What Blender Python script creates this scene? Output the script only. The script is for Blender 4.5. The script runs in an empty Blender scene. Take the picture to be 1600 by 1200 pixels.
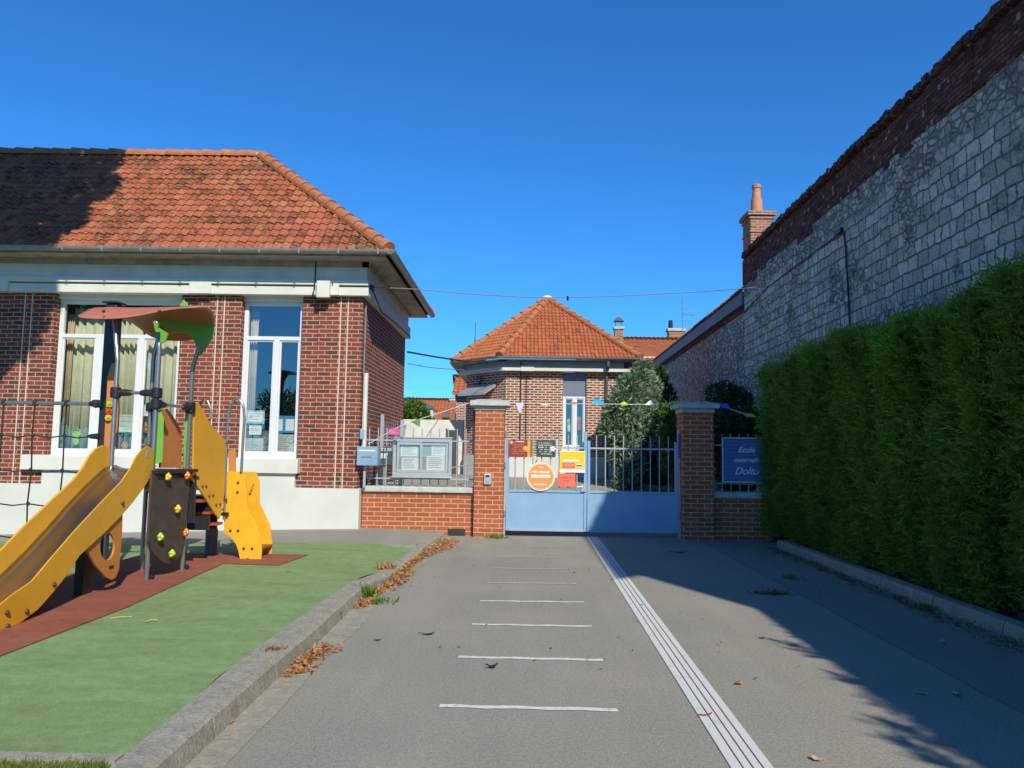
import bpy, math, random
import numpy as np
from mathutils import Vector, Matrix
S = bpy.context.scene
COL = S.collection
R = math.radians

# ------------------------------------------------------------------ camera, sky, sun, exposure
F = 1202.0
CAMH = 1.45
yaw, pit, rol = R(-0.78), R(5.18), R(0.875)
_f = Vector((math.sin(yaw)*math.cos(pit), math.cos(yaw)*math.cos(pit), math.sin(pit)))
_r = Vector((math.cos(yaw), -math.sin(yaw), 0))
_u = _r.cross(_f)
_R = _r*math.cos(rol) + _u*math.sin(rol)
_U = -_r*math.sin(rol) + _u*math.cos(rol)
cam = bpy.data.cameras.new('camera'); co = bpy.data.objects.new('camera', cam); COL.objects.link(co)
cam.sensor_width = 36; cam.lens = F/1600*36; cam.clip_start = 0.05; cam.clip_end = 2000
M = Matrix((( _R.x, _U.x, -_f.x, 0), (_R.y, _U.y, -_f.y, 0), (_R.z, _U.z, -_f.z, CAMH), (0, 0, 0, 1)))
co.matrix_world = M
S.camera = co
SUN = Vector((0.38, -0.925, 0.80)).normalized()
W = bpy.data.worlds.new('World'); S.world = W; W.use_nodes = True
nt = W.node_tree
sky = nt.nodes.new('ShaderNodeTexSky'); sky.sky_type = 'NISHITA'; sky.sun_disc = False
sky.sun_elevation = math.asin(SUN.z); sky.sun_rotation = math.atan2(SUN.x, SUN.y)
sky.air_density = 1.0; sky.dust_density = 0.2; sky.ozone_density = 3.0; sky.altitude = 100
tint = nt.nodes.new('ShaderNodeMix'); tint.data_type = 'RGBA'; tint.blend_type = 'MULTIPLY'; tint.inputs[0].default_value = 1; tint.inputs[7].default_value = (.33, 1.09, 1.86, 1)   # a clear deep blue day
nt.links.new(sky.outputs[0], tint.inputs[6]); nt.links.new(tint.outputs[2], nt.nodes['Background'].inputs[0]); nt.nodes['Background'].inputs[1].default_value = 0.095
sl = bpy.data.lights.new('sun', 'SUN'); sl.energy = 5.0; sl.angle = R(0.5); sl.color = (1, 0.925, 0.77)
so = bpy.data.objects.new('sun', sl); COL.objects.link(so); so.location = (6, -20, 25)
so.rotation_euler = (-SUN).to_track_quat('-Z', 'Y').to_euler()
S.view_settings.view_transform = 'Standard'; S.view_settings.look = 'None'
S.view_settings.exposure = 0.0; S.view_settings.gamma = 1.0; S.view_settings.use_curve_mapping = False
rnd = random.Random(7)
rng = np.random.default_rng(11)

# ------------------------------------------------------------------ pixel helpers: sight lines through image pixels, met with a chosen plane
CAM = Vector((0, 0, CAMH))
def ray(x, y): return _f*F + _R*(x-800) - _U*(y-600)
def onY(x, y, Y): d = ray(x, y); return CAM + d*(Y/d.y)
def onX(x, y, X): d = ray(x, y); return CAM + d*(X/d.x)
def onZ(x, y, z=0.0): d = ray(x, y); return CAM + d*((z-CAMH)/d.z)
def onP(x, y, p, n):
    d = ray(x, y); n = Vector(n); return CAM + d*(((Vector(p)-CAM).dot(n))/d.dot(n))

# ------------------------------------------------------------------ mesh builder
class MB:
    def __init__(s): s.v = []; s.f = []
    def add(s, vs, fs):
        b = len(s.v); s.v += [tuple(v) for v in vs]; s.f += [tuple(i+b for i in f) for f in fs]; return s
    def box(s, x0, x1, y0, y1, z0, z1):
        vs = [(x, y, z) for z in (z0, z1) for y in (y0, y1) for x in (x0, x1)]
        return s.add(vs, [(0,2,3,1), (4,5,7,6), (0,1,5,4), (2,6,7,3), (0,4,6,2), (1,3,7,5)])
    def obox(s, c, ax, ay, az):          # oriented box, half axes
        c, ax, ay, az = map(Vector, (c, ax, ay, az))
        vs = [c+ax*i+ay*j+az*k for k in (-1,1) for j in (-1,1) for i in (-1,1)]
        return s.add(vs, [(0,2,3,1), (4,5,7,6), (0,1,5,4), (2,6,7,3), (0,4,6,2), (1,3,7,5)])
    def quad(s, *p): return s.add(p, [tuple(range(len(p)))])
    def tube(s, pts, r, n=8, cap=True):
        pts = [Vector(p) for p in pts]; m = len(pts); rr = r if isinstance(r, (list, tuple)) else [r]*m
        t0 = (pts[1]-pts[0]).normalized(); up = Vector((0,0,1)) if abs(t0.z) < .9 else Vector((1,0,0))
        a = t0.cross(up).normalized(); vs = []
        for i, p in enumerate(pts):
            t = (pts[min(i+1,m-1)]-pts[max(i-1,0)]).normalized()
            a = (a - t*a.dot(t)).normalized(); b = t.cross(a)
            for k in range(n):
                an = 2*math.pi*k/n; vs.append(p + (a*math.cos(an)+b*math.sin(an))*rr[i])
        fs = [(i*n+k, i*n+(k+1)%n, (i+1)*n+(k+1)%n, (i+1)*n+k) for i in range(m-1) for k in range(n)]
        if cap: fs += [tuple(reversed(range(n))), tuple((m-1)*n+k for k in range(n))]
        return s.add(vs, fs)
    def lathe(s, c, prof, n=16):
        c = Vector(c); vs = []; m = len(prof)
        for r, z in prof:
            for k in range(n):
                a = 2*math.pi*k/n; vs.append(c+Vector((r*math.cos(a), r*math.sin(a), z)))
        fs = [(i*n+k, i*n+(k+1)%n, (i+1)*n+(k+1)%n, (i+1)*n+k) for i in range(m-1) for k in range(n)]
        fs += [tuple(reversed(range(n))), tuple((m-1)*n+k for k in range(n))]
        return s.add(vs, fs)
    def slab(s, poly, d):                # planar outline pushed by vector d
        poly = [Vector(p) for p in poly]; d = Vector(d); n = len(poly)
        nn = Vector((0,0,0))
        for i in range(n): nn += poly[i].cross(poly[(i+1)%n])
        if nn.dot(d) > 0: poly.reverse()
        vs = poly + [p+d for p in poly]
        return s.add(vs, [tuple(range(n)), tuple(reversed(range(n, 2*n)))] + [(i, i+n, (i+1)%n+n, (i+1)%n) for i in range(n)])
    def ball(s, c, r, n=8, sq=(1,1,1)):
        c = Vector(c); vs = [c+Vector((0,0,-r*sq[2]))]; m = n//2
        for i in range(1, m):
            th = math.pi*i/m
            for k in range(n):
                a = 2*math.pi*k/n
                vs.append(c+Vector((r*math.sin(th)*math.cos(a)*sq[0], r*math.sin(th)*math.sin(a)*sq[1], -r*math.cos(th)*sq[2])))
        vs.append(c+Vector((0,0,r*sq[2]))); L = len(vs)-1
        fs = [(0, 1+(k+1)%n, 1+k) for k in range(n)]
        fs += [(1+i*n+k, 1+i*n+(k+1)%n, 1+(i+1)*n+(k+1)%n, 1+(i+1)*n+k) for i in range(m-2) for k in range(n)]
        fs += [(L, 1+(m-2)*n+k, 1+(m-2)*n+(k+1)%n) for k in range(n)]
        return s.add(vs, fs)
    def build(s, name, mat, parent=None, smooth=False, bevel=0, uv=True):
        me = bpy.data.meshes.new(name); me.from_pydata(s.v, [], s.f); me.update()
        if uv: auto_uv(me)
        if mat: me.materials.append(mat)
        if smooth: me.shade_smooth(); me.set_sharp_from_angle(angle=R(40))
        o = bpy.data.objects.new(name, me); COL.objects.link(o)
        if parent is not None: o.parent = parent
        if bevel:
            b = o.modifiers.new('bevel', 'BEVEL'); b.width = bevel; b.segments = 2; b.limit_method = 'ANGLE'; b.angle_limit = R(50)
        return o

def auto_uv(me):
    n = len(me.loops)
    if not n: return
    co_ = np.empty(len(me.vertices)*3); me.vertices.foreach_get('co', co_); co_ = co_.reshape(-1,3)
    vi = np.empty(n, dtype=np.int32); me.loops.foreach_get('vertex_index', vi)
    tot = np.empty(len(me.polygons), dtype=np.int32); me.polygons.foreach_get('loop_total', tot)
    nor = np.empty(len(me.polygons)*3); me.polygons.foreach_get('normal', nor); nor = nor.reshape(-1,3)
    N = np.repeat(nor, tot, axis=0); P = co_[vi]
    h = np.stack([-N[:,1], N[:,0], np.zeros(n)], 1); l = np.linalg.norm(h, axis=1); flat = l < .05
    h[flat] = (1,0,0); l[flat] = 1; h /= l[:,None]
    vv = np.cross(N, h); vv[flat] = (0,1,0)
    uv = np.stack([(P*h).sum(1), (P*vv).sum(1)], 1)
    lay = me.uv_layers.new(name='UVMap'); lay.data.foreach_set('uv', uv.ravel())

def mesh_np(name, V, Fc, mat, parent=None, uvs=None):
    me = bpy.data.meshes.new(name); k = Fc.shape[1]
    me.vertices.add(len(V)); me.vertices.foreach_set('co', V.astype(np.float32).ravel())
    me.loops.add(Fc.size); me.loops.foreach_set('vertex_index', Fc.astype(np.int32).ravel())
    me.polygons.add(len(Fc)); me.polygons.foreach_set('loop_start', np.arange(0, Fc.size, k, dtype=np.int32))
    me.polygons.foreach_set('loop_total', np.full(len(Fc), k, dtype=np.int32))
    if uvs is not None:
        lay = me.uv_layers.new(name='UVMap'); lay.data.foreach_set('uv', uvs.astype(np.float32).ravel())
    me.update(calc_edges=True); me.validate()
    if mat: me.materials.append(mat)
    o = bpy.data.objects.new(name, me); COL.objects.link(o)
    if parent is not None: o.parent = parent
    return o

def tag(o, label, cat, group=None):
    o['label'] = label; o['category'] = cat
    if group: o['group'] = group
    return o
def thing(name, label, cat, group=None, loc=(0,0,0)):
    o = bpy.data.objects.new(name, None); COL.objects.link(o); o.location = loc; o.empty_display_size = .2
    return tag(o, label, cat, group)
def struct(o, kind='structure'):
    o['kind'] = kind; return o
def rehome(root, loc):
    """put the empty at the thing's base while its parts keep their place"""
    d = Vector(loc); root.location = d
    for ch in root.children: ch.location = ch.location - d
    return root
def text_mesh(body, size, shear=0, bold=0.0, align='CENTER', extrude=0.002):
    cu = bpy.data.curves.new('lettering', 'FONT'); cu.body = body; cu.size = size; cu.shear = shear; cu.offset = bold
    cu.extrude = extrude; cu.align_x = align; cu.resolution_u = 4
    ob = bpy.data.objects.new('lettering', cu); COL.objects.link(ob)
    dg = bpy.context.evaluated_depsgraph_get(); me = bpy.data.meshes.new_from_object(ob.evaluated_get(dg))
    COL.objects.unlink(ob); bpy.data.objects.remove(ob); return me
def add_text(name, body, size, mat, loc, parent=None, shear=0, bold=0.0, sx=1.0):
    me = text_mesh(body, size, shear, bold); me.materials.clear(); me.materials.append(mat)
    o = bpy.data.objects.new(name, me); COL.objects.link(o); o.rotation_euler = (R(90), 0, 0); o.location = loc; o.scale = (sx, 1, 1)
    if parent is not None: o.parent = parent
    return o

# ------------------------------------------------------------------ materials
def lin(r, g, b, k=1.0):
    f = lambda c: (c/12.92 if c <= .04045 else ((c+.055)/1.055)**2.4)
    return (f(r/255)*k, f(g/255)*k, f(b/255)*k, 1)
class NT:
    def __init__(s, name):
        s.m = bpy.data.materials.new(name); s.m.use_nodes = True; s.t = s.m.node_tree
        s.b = s.t.nodes['Principled BSDF']; s.out = s.t.nodes['Material Output']
    def n(s, typ, ins=None, **kw):
        nd = s.t.nodes.new('ShaderNode'+typ)
        for k, v in kw.items(): setattr(nd, k, v)
        for k, v in (ins or {}).items(): s.set(nd.inputs[k], v)
        return nd
    def set(s, sock, v):
        if isinstance(v, bpy.types.NodeSocket): s.t.links.new(v, sock)
        elif isinstance(v, bpy.types.Node): s.t.links.new(v.outputs[0], sock)
        else: sock.default_value = v
    def p(s, **kw):
        names = dict(color='Base Color', rough='Roughness', metal='Metallic', normal='Normal', spec='Specular IOR Level')
        for k, v in kw.items(): s.set(s.b.inputs[names.get(k, k)], v)
    def noise(s, vec, scale, detail=4, rough=.55, dist=0.0):
        nd = s.n('TexNoise', {'Scale': scale, 'Detail': detail, 'Roughness': rough, 'Distortion': dist})
        if vec is not None: s.set(nd.inputs['Vector'], vec)
        return nd.outputs['Fac']
    def mix(s, fac, a, b, blend='MIX'):
        nd = s.n('Mix', data_type='RGBA', blend_type=blend); s.set(nd.inputs[0], fac); s.set(nd.inputs[6], a); s.set(nd.inputs[7], b); return nd.outputs[2]
    def ramp(s, fac, a, b, ca=(0,0,0,1), cb=(1,1,1,1)):
        nd = s.n('ValToRGB'); e = nd.color_ramp.elements; e[0].position = a; e[1].position = b; e[0].color = ca; e[1].color = cb
        s.set(nd.inputs[0], fac); return nd.outputs[0]
    def step(s, v, a, b):
        nd = s.n('MapRange', {1: a, 2: b}); s.set(nd.inputs[0], v); return nd.outputs[0]
    def math(s, op, a, b=0.0, c=None):
        nd = s.n('Math', operation=op); s.set(nd.inputs[0], a); s.set(nd.inputs[1], b)
        if c is not None: s.set(nd.inputs[2], c)
        return nd.outputs[0]
    def vmath(s, op, a, b):
        nd = s.n('VectorMath', operation=op); s.set(nd.inputs[0], a); s.set(nd.inputs[1], b); return nd.outputs[0]
    def bump(s, h, strength=.5, dist=.01, nrm=None):
        nd = s.n('Bump', {'Strength': strength, 'Distance': dist, 'Height': h})
        if nrm is not None: s.set(nd.inputs['Normal'], nrm)
        return nd.outputs[0]
    def uv(s): return s.n('TexCoord').outputs['UV']
    def obj(s): return s.n('TexCoord').outputs['Object']

def simple(name, col, rough=.6, var=.15, scale=8, metal=0.0, bump=0.0, spec=.5, dirt=None, dscale=3):
    k = NT(name); o = k.obj(); nf = k.noise(o, scale, 5)
    d = tuple(c*(1-var) for c in col[:3])+(1,); l = tuple(min(1, c*(1+var)) for c in col[:3])+(1,)
    c = k.mix(k.ramp(nf, .3, .7), d, l)
    if dirt: c = k.mix(k.math('MULTIPLY', k.ramp(k.noise(o, dscale, 6, .65), .45, .75), .6), c, dirt)
    k.p(color=c, rough=rough, metal=metal, spec=spec)
    if bump: k.p(normal=k.bump(k.noise(o, scale*6, 4), bump, .004))
    return k.m

def brick_mat(name, c1, c2, c3, mortar, bw, bh, ms=.011, wob=.004, dirt=None, stain=.35):
    k = NT(name); uv = k.uv()
    nz = k.n('TexNoise', {'Vector': uv, 'Scale': 9.0, 'Detail': 3.0})
    off = k.vmath('MULTIPLY', k.vmath('SUBTRACT', nz.outputs['Color'], (.5,.5,.5)), (wob*4, wob*4, 0))
    v = k.vmath('ADD', uv, off)
    def br(a, b, mo, bias=0.0):
        return k.n('TexBrick', {'Vector': v, 'Color1': a, 'Color2': b, 'Mortar': mo, 'Scale': 1.0, 'Mortar Size': ms, 'Mortar Smooth': .25,
                                'Bias': bias, 'Brick Width': bw, 'Row Height': bh}, offset=.5, offset_frequency=2, squash=1.0)
    b1 = br(c1, c2, mortar); b2 = br(c3, c3, mortar)
    cell = k.n('TexBrick', {'Vector': v, 'Color1': (0,0,0,1), 'Color2': (1,1,1,1), 'Mortar': (0,0,0,1), 'Scale': 1.0, 'Mortar Size': 0.0,
                            'Bias': 0.0, 'Brick Width': bw, 'Row Height': bh}, offset=.5, offset_frequency=2, squash=1.0)
    pick = k.ramp(cell.outputs['Color'], .72, .8)
    c = k.mix(pick, b1.outputs['Color'], b2.outputs['Color'])
    c = k.mix(.45, c, k.ramp(k.noise(uv, 40, 5), .2, .8, (.45,.45,.45,1), (1.25,1.25,1.25,1)), 'MULTIPLY')
    c = k.mix(stain, c, k.ramp(k.noise(uv, 1.3, 6, .7), .3, .75, (.55,.52,.5,1), (1.1,1.1,1.1,1)), 'MULTIPLY')
    if dirt: c = k.mix(k.ramp(k.noise(uv, 2.2, 7, .7), .55, .8), c, dirt)
    h = k.math('ADD', k.math('MULTIPLY', b1.outputs['Fac'], -1.0), k.math('MULTIPLY', k.noise(uv, 60, 4), .35))
    k.p(color=c, rough=.88, spec=.25, normal=k.bump(h, .6, .008))
    return k.m

MORT = (.49, .37, .29, 1)
m_brick = brick_mat('facade_brick', (.29,.068,.040,1), (.22,.056,.036,1), (.14,.05,.035,1), MORT, .235, .077, .0092)
m_brick_or = brick_mat('orange_brick', (.48,.135,.055,1), (.43,.118,.05,1), (.40,.11,.05,1), (.66,.42,.27,1), .246, .08, .0085)
m_brick_pav = brick_mat('pavilion_brick', (.27,.085,.05,1), (.19,.06,.04,1), (.09,.045,.036,1), (.72,.54,.42,1), .235, .076, .019)
def old_brick():
    k = NT('old_brick'); uv = k.uv(); nz = k.n('TexNoise', {'Vector': uv, 'Scale': 5.0, 'Detail': 5.0}); v = k.vmath('ADD', uv, k.vmath('MULTIPLY', k.vmath('SUBTRACT', nz.outputs['Color'], (.5,.5,.5)), (.08,.04,0)))
    br = k.n('TexBrick', {'Vector': v, 'Color1': (0,0,0,1), 'Color2': (1,1,1,1), 'Mortar': (.3,.3,.3,1), 'Scale': 1.0, 'Mortar Size': .010, 'Mortar Smooth': .5, 'Brick Width': .17, 'Row Height': .062}, offset=.5, offset_frequency=2)
    c = k.ramp(br.outputs['Color'], 0, 1, (.09,.042,.034,1), (.30,.12,.09,1)); c = k.mix(br.outputs['Fac'], c, (.075,.06,.05,1))
    ve = k.n('TexVoronoi', {'Vector': v, 'Scale': 9.0}); fl = k.ramp(k.n('SeparateColor', {0: ve.outputs['Color']}).outputs[0], .86, .88); c = k.mix(k.math('MULTIPLY', k.math('MULTIPLY', fl, k.ramp(ve.outputs['Distance'], .25, .4, (1,1,1,1), (0,0,0,1))), .8), c, (.52,.46,.40,1))
    c = k.mix(.85, c, k.ramp(k.noise(uv, 16, 7, .8), .28, .72, (.4,.4,.4,1), (1.5,1.4,1.35,1)), 'MULTIPLY'); gm = k.ramp(k.noise(uv, 3.0, 7, .75), .58, .72); c = k.mix(k.math('MULTIPLY', gm, .6), c, (.04,.042,.022,1))
    k.p(color=c, rough=.97, spec=.1, normal=k.bump(k.math('SUBTRACT', k.noise(uv, 24, 6, .7), br.outputs['Fac']), 1.0, .03)); return k.m
m_brick_dk = old_brick()
m_brick_ch = brick_mat('chimney_brick', (.42,.18,.1,1), (.3,.12,.07,1), (.22,.12,.09,1), (.5,.4,.32,1), .24, .08, .012, dirt=(.16,.15,.08,1))
m_white = simple('painted_white', (.66,.665,.60,1), .75, .04, 3, bump=.12, dirt=(.52,.52,.45,1), dscale=1.3)
m_plinth = simple('white_render', (.62,.64,.585,1), .85, .05, 1.2, bump=.25, dirt=(.50,.52,.46,1), dscale=.9)
m_cream = simple('cream_render', (.66,.66,.58,1), .85, .06, 2, bump=.2, dirt=(.45,.45,.38,1))
m_frieze = simple('grey_painted_frieze', (.74,.75,.69,1), .8, .08, 2.5, bump=.15, dirt=(.52,.52,.46,1), dscale=2)
m_soffit = simple('weathered_soffit', (.44,.37,.30,1), .85, .25, 5, bump=.2, dirt=(.12,.10,.08,1))
m_pvc = simple('white_window_frame', (.70,.72,.73,1), .35, .03, 4)
m_zinc = simple('zinc', (.30,.31,.31,1), .45, .15, 6, metal=.35)
m_zincdk = simple('dark_zinc', (.10,.105,.115,1), .5, .2, 5)
def rough_concrete(name, a, b, dk):
    k = NT(name); o = k.obj(); c = k.mix(k.ramp(k.noise(o, 55, 5, .75), .3, .7), a, b)
    c = k.mix(.8, c, k.ramp(k.noise(o, 7, 6, .7), .3, .72, (.66,.66,.64,1), (1.15,1.15,1.12,1)), 'MULTIPLY')
    sp = k.ramp(k.noise(o, 26, 7, .8, .6), .54, .66); c = k.mix(k.math('MULTIPLY', sp, .75), c, dk)
    k.p(color=c, rough=.95, spec=.15, normal=k.bump(k.noise(o, 45, 5, .7), .9, .012)); return k.m
m_conc = rough_concrete('concrete', (.25,.24,.20,1), (.46,.44,.37,1), (.115,.11,.085,1))
m_conc2 = rough_concrete('pale_concrete', (.28,.27,.215,1), (.45,.43,.35,1), (.20,.19,.14,1))
m_cap = simple('pillar_cap_concrete', (.50,.52,.47,1), .85, .15, 7, bump=.4, dirt=(.26,.27,.22,1), dscale=5)
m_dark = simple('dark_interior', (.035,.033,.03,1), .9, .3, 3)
m_room = simple('room_wall', (.16,.16,.14,1), .9, .2, 1)
m_black = simple('black_plastic', (.018,.019,.021,1), .45, .2, 10)
m_blackm = simple('black_metal', (.022,.023,.026,1), .4, .2, 10, metal=.3)
m_steel = simple('stainless_steel', (.34,.34,.335,1), .26, .06, 14, metal=.7)
m_steelr = simple('brushed_steel_bed', (.48,.47,.46,1), .28, .05, 6, metal=1.0)
m_alu = simple('anodised_aluminium', (.58,.58,.57,1), .38, .06, 8, metal=.55)
m_yel = simple('yellow_panel', (.80,.42,.022,1), .38, .05, 5, dirt=(.62,.30,.03,1), dscale=2)
m_yel2 = simple('amber_slide_side', (.74,.37,.02,1), .35, .05, 5, dirt=(.6,.30,.03,1), dscale=2)
m_org = simple('orange_panel', (.60,.22,.045,1), .42, .07, 5, dirt=(.42,.16,.05,1))
m_red = simple('terracotta_canopy', (.46,.15,.085,1), .5, .06, 4, dirt=(.36,.12,.07,1))
m_grn = simple('green_panel', (.14,.38,.035,1), .42, .07, 6)
m_brown = simple('brown_climbing_panel', (.060,.046,.040,1), .55, .18, 14, bump=.2, dirt=(.11,.09,.08,1), dscale=9)
m_hy = simple('yellow_hold', (.72,.47,.02,1), .45, .06, 20)
m_ho = simple('orange_hold', (.78,.2,.015,1), .45, .06, 20)
m_hg = simple('lime_hold', (.38,.56,.02,1), .45, .06, 20)
m_hr = simple('red_hold', (.62,.06,.03,1), .45, .06, 20)
m_rope = simple('black_rope', (.02,.022,.02,1), .8, .3, 60, bump=.5)
m_step = simple('red_step', (.34,.07,.03,1), .55, .1, 8)
m_bolt = simple('bolt_cap', (.07,.032,.02,1), .6, .2, 20)
m_bluep = simple('pale_blue_paint', (.24,.38,.52,1), .5, .05, 3, dirt=(.2,.32,.45,1), dscale=2)
m_gate = NT('gate_blue_paint')
def _gate():
    k = m_gate; o = k.obj(); c = k.mix(k.ramp(k.noise(o, 2.0, 6, .65), .35, .75), (.22,.37,.57,1), (.27,.43,.62,1))
    z = k.n('SeparateXYZ', {0: o}).outputs[2]
    low = k.ramp(k.math('ADD', z, k.math('MULTIPLY', k.noise(o, 14, 6, .7), .16)), .165, .235, (1,1,1,1), (0,0,0,1))
    c = k.mix(k.math('MULTIPLY', low, .8), c, (.42,.38,.30,1))
    sp = k.ramp(k.noise(o, 30, 6, .75), .70, .76); c = k.mix(k.math('MULTIPLY', sp, .5), c, (.28,.30,.30,1))
    k.p(color=c, rough=.5, normal=k.bump(k.noise(o, 3, 3), .12, .02)); return k.m
m_gate = _gate()
m_bar = simple('grey_bar_paint', (.36,.40,.44,1), .5, .15, 12)
m_paper = simple('paper', (.74,.77,.76,1), .85, .04, 5)
m_ink = simple('printed_ink', (.25,.28,.30,1), .8, .1, 5)
m_curt = simple('curtain_cloth', (.56,.56,.40,1), .9, .08, 5)
m_curt2 = simple('beige_curtain_cloth', (.50,.42,.28,1), .9, .08, 5)
m_terra = simple('terracotta_pot', (.60,.25,.11,1), .8, .15, 6, dirt=(.4,.3,.2,1))
m_slate = simple('slate_coping', (.12,.14,.17,1), .6, .25, 3, bump=.2)
m_iron = simple('old_iron', (.06,.055,.05,1), .7, .3, 8)
m_wire = simple('cable_sheath', (.03,.03,.03,1), .6, .2, 20)
m_wireg = simple('grey_cable_sheath', (.20,.21,.21,1), .6, .2, 20)

def glass():
    k = NT('window_glass'); lw = k.n('LayerWeight', {'Blend': .5})
    fac = k.math('MULTIPLY_ADD', k.math('POWER', lw.outputs['Facing'], 3.0), .70, .19)
    tr = k.n('BsdfTransparent', {'Color': (.93,.96,.95,1)}); gl = k.n('BsdfGlossy', {'Color': (.95,.97,1,1), 'Roughness': .004})
    mx = k.n('MixShader', {0: fac, 1: tr, 2: gl}); k.t.links.new(mx.outputs[0], k.out.inputs[0]); return k.m
m_glass = glass()

def asphalt():
    k = NT('asphalt'); o = k.obj(); fine = k.math('ADD', k.math('MULTIPLY', k.noise(o, 170, 4, .7), .6), k.math('MULTIPLY', k.noise(o, 75, 3, .7), .4)); mid = k.noise(o, 34, 5, .7); big = k.noise(o, .55, 6, .62)
    c = k.mix(k.ramp(fine, .36, .66), (.150,.146,.120,1), (.455,.436,.360,1))
    c = k.mix(.55, c, k.ramp(mid, .3, .72, (.72,.72,.72,1), (1.2,1.2,1.19,1)), 'MULTIPLY')
    c = k.mix(.7, c, k.ramp(big, .28, .74, (.80,.82,.85,1), (1.14,1.12,1.08,1)), 'MULTIPLY')
    vo = k.n('TexVoronoi', {'Vector': o, 'Scale': 95.0}); sp = k.ramp(vo.outputs['Distance'], .10, .2, (1,1,1,1), (0,0,0,1))
    wn = k.ramp(k.n('TexWhiteNoise', {'Vector': vo.outputs['Position']}).outputs['Value'], .80, .82)
    c = k.mix(k.math('MULTIPLY', k.math('MULTIPLY', sp, wn), .55), c, (.62,.60,.54,1))
    xs_ = k.n('SeparateXYZ', {0: o}); seam = k.math('SUBTRACT', k.math('ADD', xs_.outputs[0], k.math('MULTIPLY', k.noise(o, 1.5, 4), .10)), k.math('MULTIPLY_ADD', xs_.outputs[1], .022, 2.86))
    c = k.mix(k.math('MULTIPLY', k.step(seam, -.01, .01), .22), c, (.10,.098,.085,1)); line = k.math('SUBTRACT', 1.0, k.step(k.math('ABSOLUTE', seam), .004, .016)); c = k.mix(k.math('MULTIPLY', line, .5), c, (.05,.048,.04,1))
    wv_ = k.n('Mapping', {'Vector': o, 'Scale': (2.2, .22, 1)}); tr_ = k.ramp(k.noise(wv_.outputs[0], 1.0, 5, .6), .45, .75); c = k.mix(k.math('MULTIPLY', tr_, .22), c, (.42,.40,.34,1))
    st = k.ramp(k.noise(o, 2.6, 5, .7, .5), .66, .80); c = k.mix(k.math('MULTIPLY', st, .22), c, (.10,.10,.10,1))
    k.p(color=c, rough=.93, spec=.2, normal=k.bump(k.math('ADD', fine, mid), .55, .008)); return k.m
m_asph = asphalt()
def rubber(name, a, b, moss=None):
    k = NT(name); o = k.obj(); fine = k.noise(o, 140, 4, .7); mid = k.noise(o, 9, 6, .65)
    st = k.n('Mapping', {'Vector': o, 'Scale': (1.1, 3.6, 1)}); big = k.noise(st.outputs[0], 1.0, 6, .65)
    c = k.mix(k.ramp(fine, .32, .7), a, b)
    c = k.mix(.6, c, k.ramp(mid, .3, .72, (.70,.70,.68,1), (1.2,1.2,1.16,1)), 'MULTIPLY')
    c = k.mix(.8, c, k.ramp(big, .3, .72, (.82,.77,.68,1), (1.1,1.15,1.1,1)), 'MULTIPLY')
    dk = k.ramp(k.noise(o, 5.0, 7, .75, .8), .66, .74); c = k.mix(k.math('MULTIPLY', dk, .35), c, moss or tuple(x*.4 for x in a[:3])+(1,))
    k.p(color=c, rough=.92, spec=.2, normal=k.bump(fine, .4, .006)); return k.m
m_green = rubber('green_rubber', (.135,.225,.09,1), (.30,.415,.19,1))
m_redr = rubber('red_rubber', (.23,.075,.048,1), (.36,.125,.085,1))
def paint_line():
    k = NT('road_paint'); o = k.obj(); c = k.mix(k.ramp(k.noise(o, 90, 5, .7), .3, .7), (.52,.52,.48,1), (.78,.78,.74,1))
    w = k.ramp(k.noise(o, 24, 6, .8), .53, .66); c = k.mix(k.math('MULTIPLY', w, .7), c, (.24,.235,.215,1))
    k.p(color=c, rough=.85); return k.m
m_paint = paint_line()
def tiles(name, a, b, c3, tw, th, moss, mossamt, spot=.97):
    k = NT(name); uv = k.uv(); sx = k.n('SeparateXYZ', {0: uv})
    fx = k.math('FLOOR', k.math('DIVIDE', sx.outputs[0], tw)); fy = k.math('FLOOR', k.math('DIVIDE', sx.outputs[1], th))
    cv = k.n('CombineXYZ', {0: fx, 1: fy}); wn = k.n('TexWhiteNoise', {'Vector': cv.outputs[0]}, noise_dimensions='2D')
    c = k.mix(wn.outputs['Value'], a, b); wn2 = k.ramp(k.n('TexWhiteNoise', {'Vector': k.vmath('ADD', cv.outputs[0], (31.3, 7.7, 0))}).outputs['Value'], .84, .87)
    c = k.mix(k.math('MULTIPLY', wn2, .7), c, c3)
    c = k.mix(.55, c, k.ramp(k.noise(uv, 18, 6, .7), .25, .75, (.68,.66,.62,1), (1.2,1.2,1.2,1)), 'MULTIPLY')
    big = k.noise(uv, .7, 5, .6); sm = k.noise(uv, 11.0, 5, .8)
    mm = k.ramp(k.math('ADD', k.math('MULTIPLY', big, .7), sm), 1.0-mossamt, 1.12-mossamt)
    c = k.mix(k.math('MULTIPLY', mm, .85), c, moss)
    wn3 = k.ramp(k.n('TexWhiteNoise', {'Vector': k.vmath('ADD', cv.outputs[0], (3.1, 57.7, 0))}).outputs['Value'], spot, spot+.02); c = k.mix(k.math('MULTIPLY', k.math('MULTIPLY', wn3, k.ramp(k.noise(uv, 13, 5, .7), .44, .56)), .85), c, (.045,.032,.018,1))
    k.p(color=c, rough=.85, spec=.25, normal=k.bump(k.noise(uv, 45, 4), .25, .006)); return k.m
m_tile = tiles('school_roof_tile', (.41,.132,.066,1), (.33,.10,.052,1), (.40,.17,.085,1), .162, .24, (.05,.042,.016,1), .13, .74)
m_tile2 = tiles('pavilion_roof_tile', (.47,.15,.06,1), (.37,.11,.046,1), (.33,.13,.065,1), .12, .23, (.20,.10,.04,1), -.02)
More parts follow.
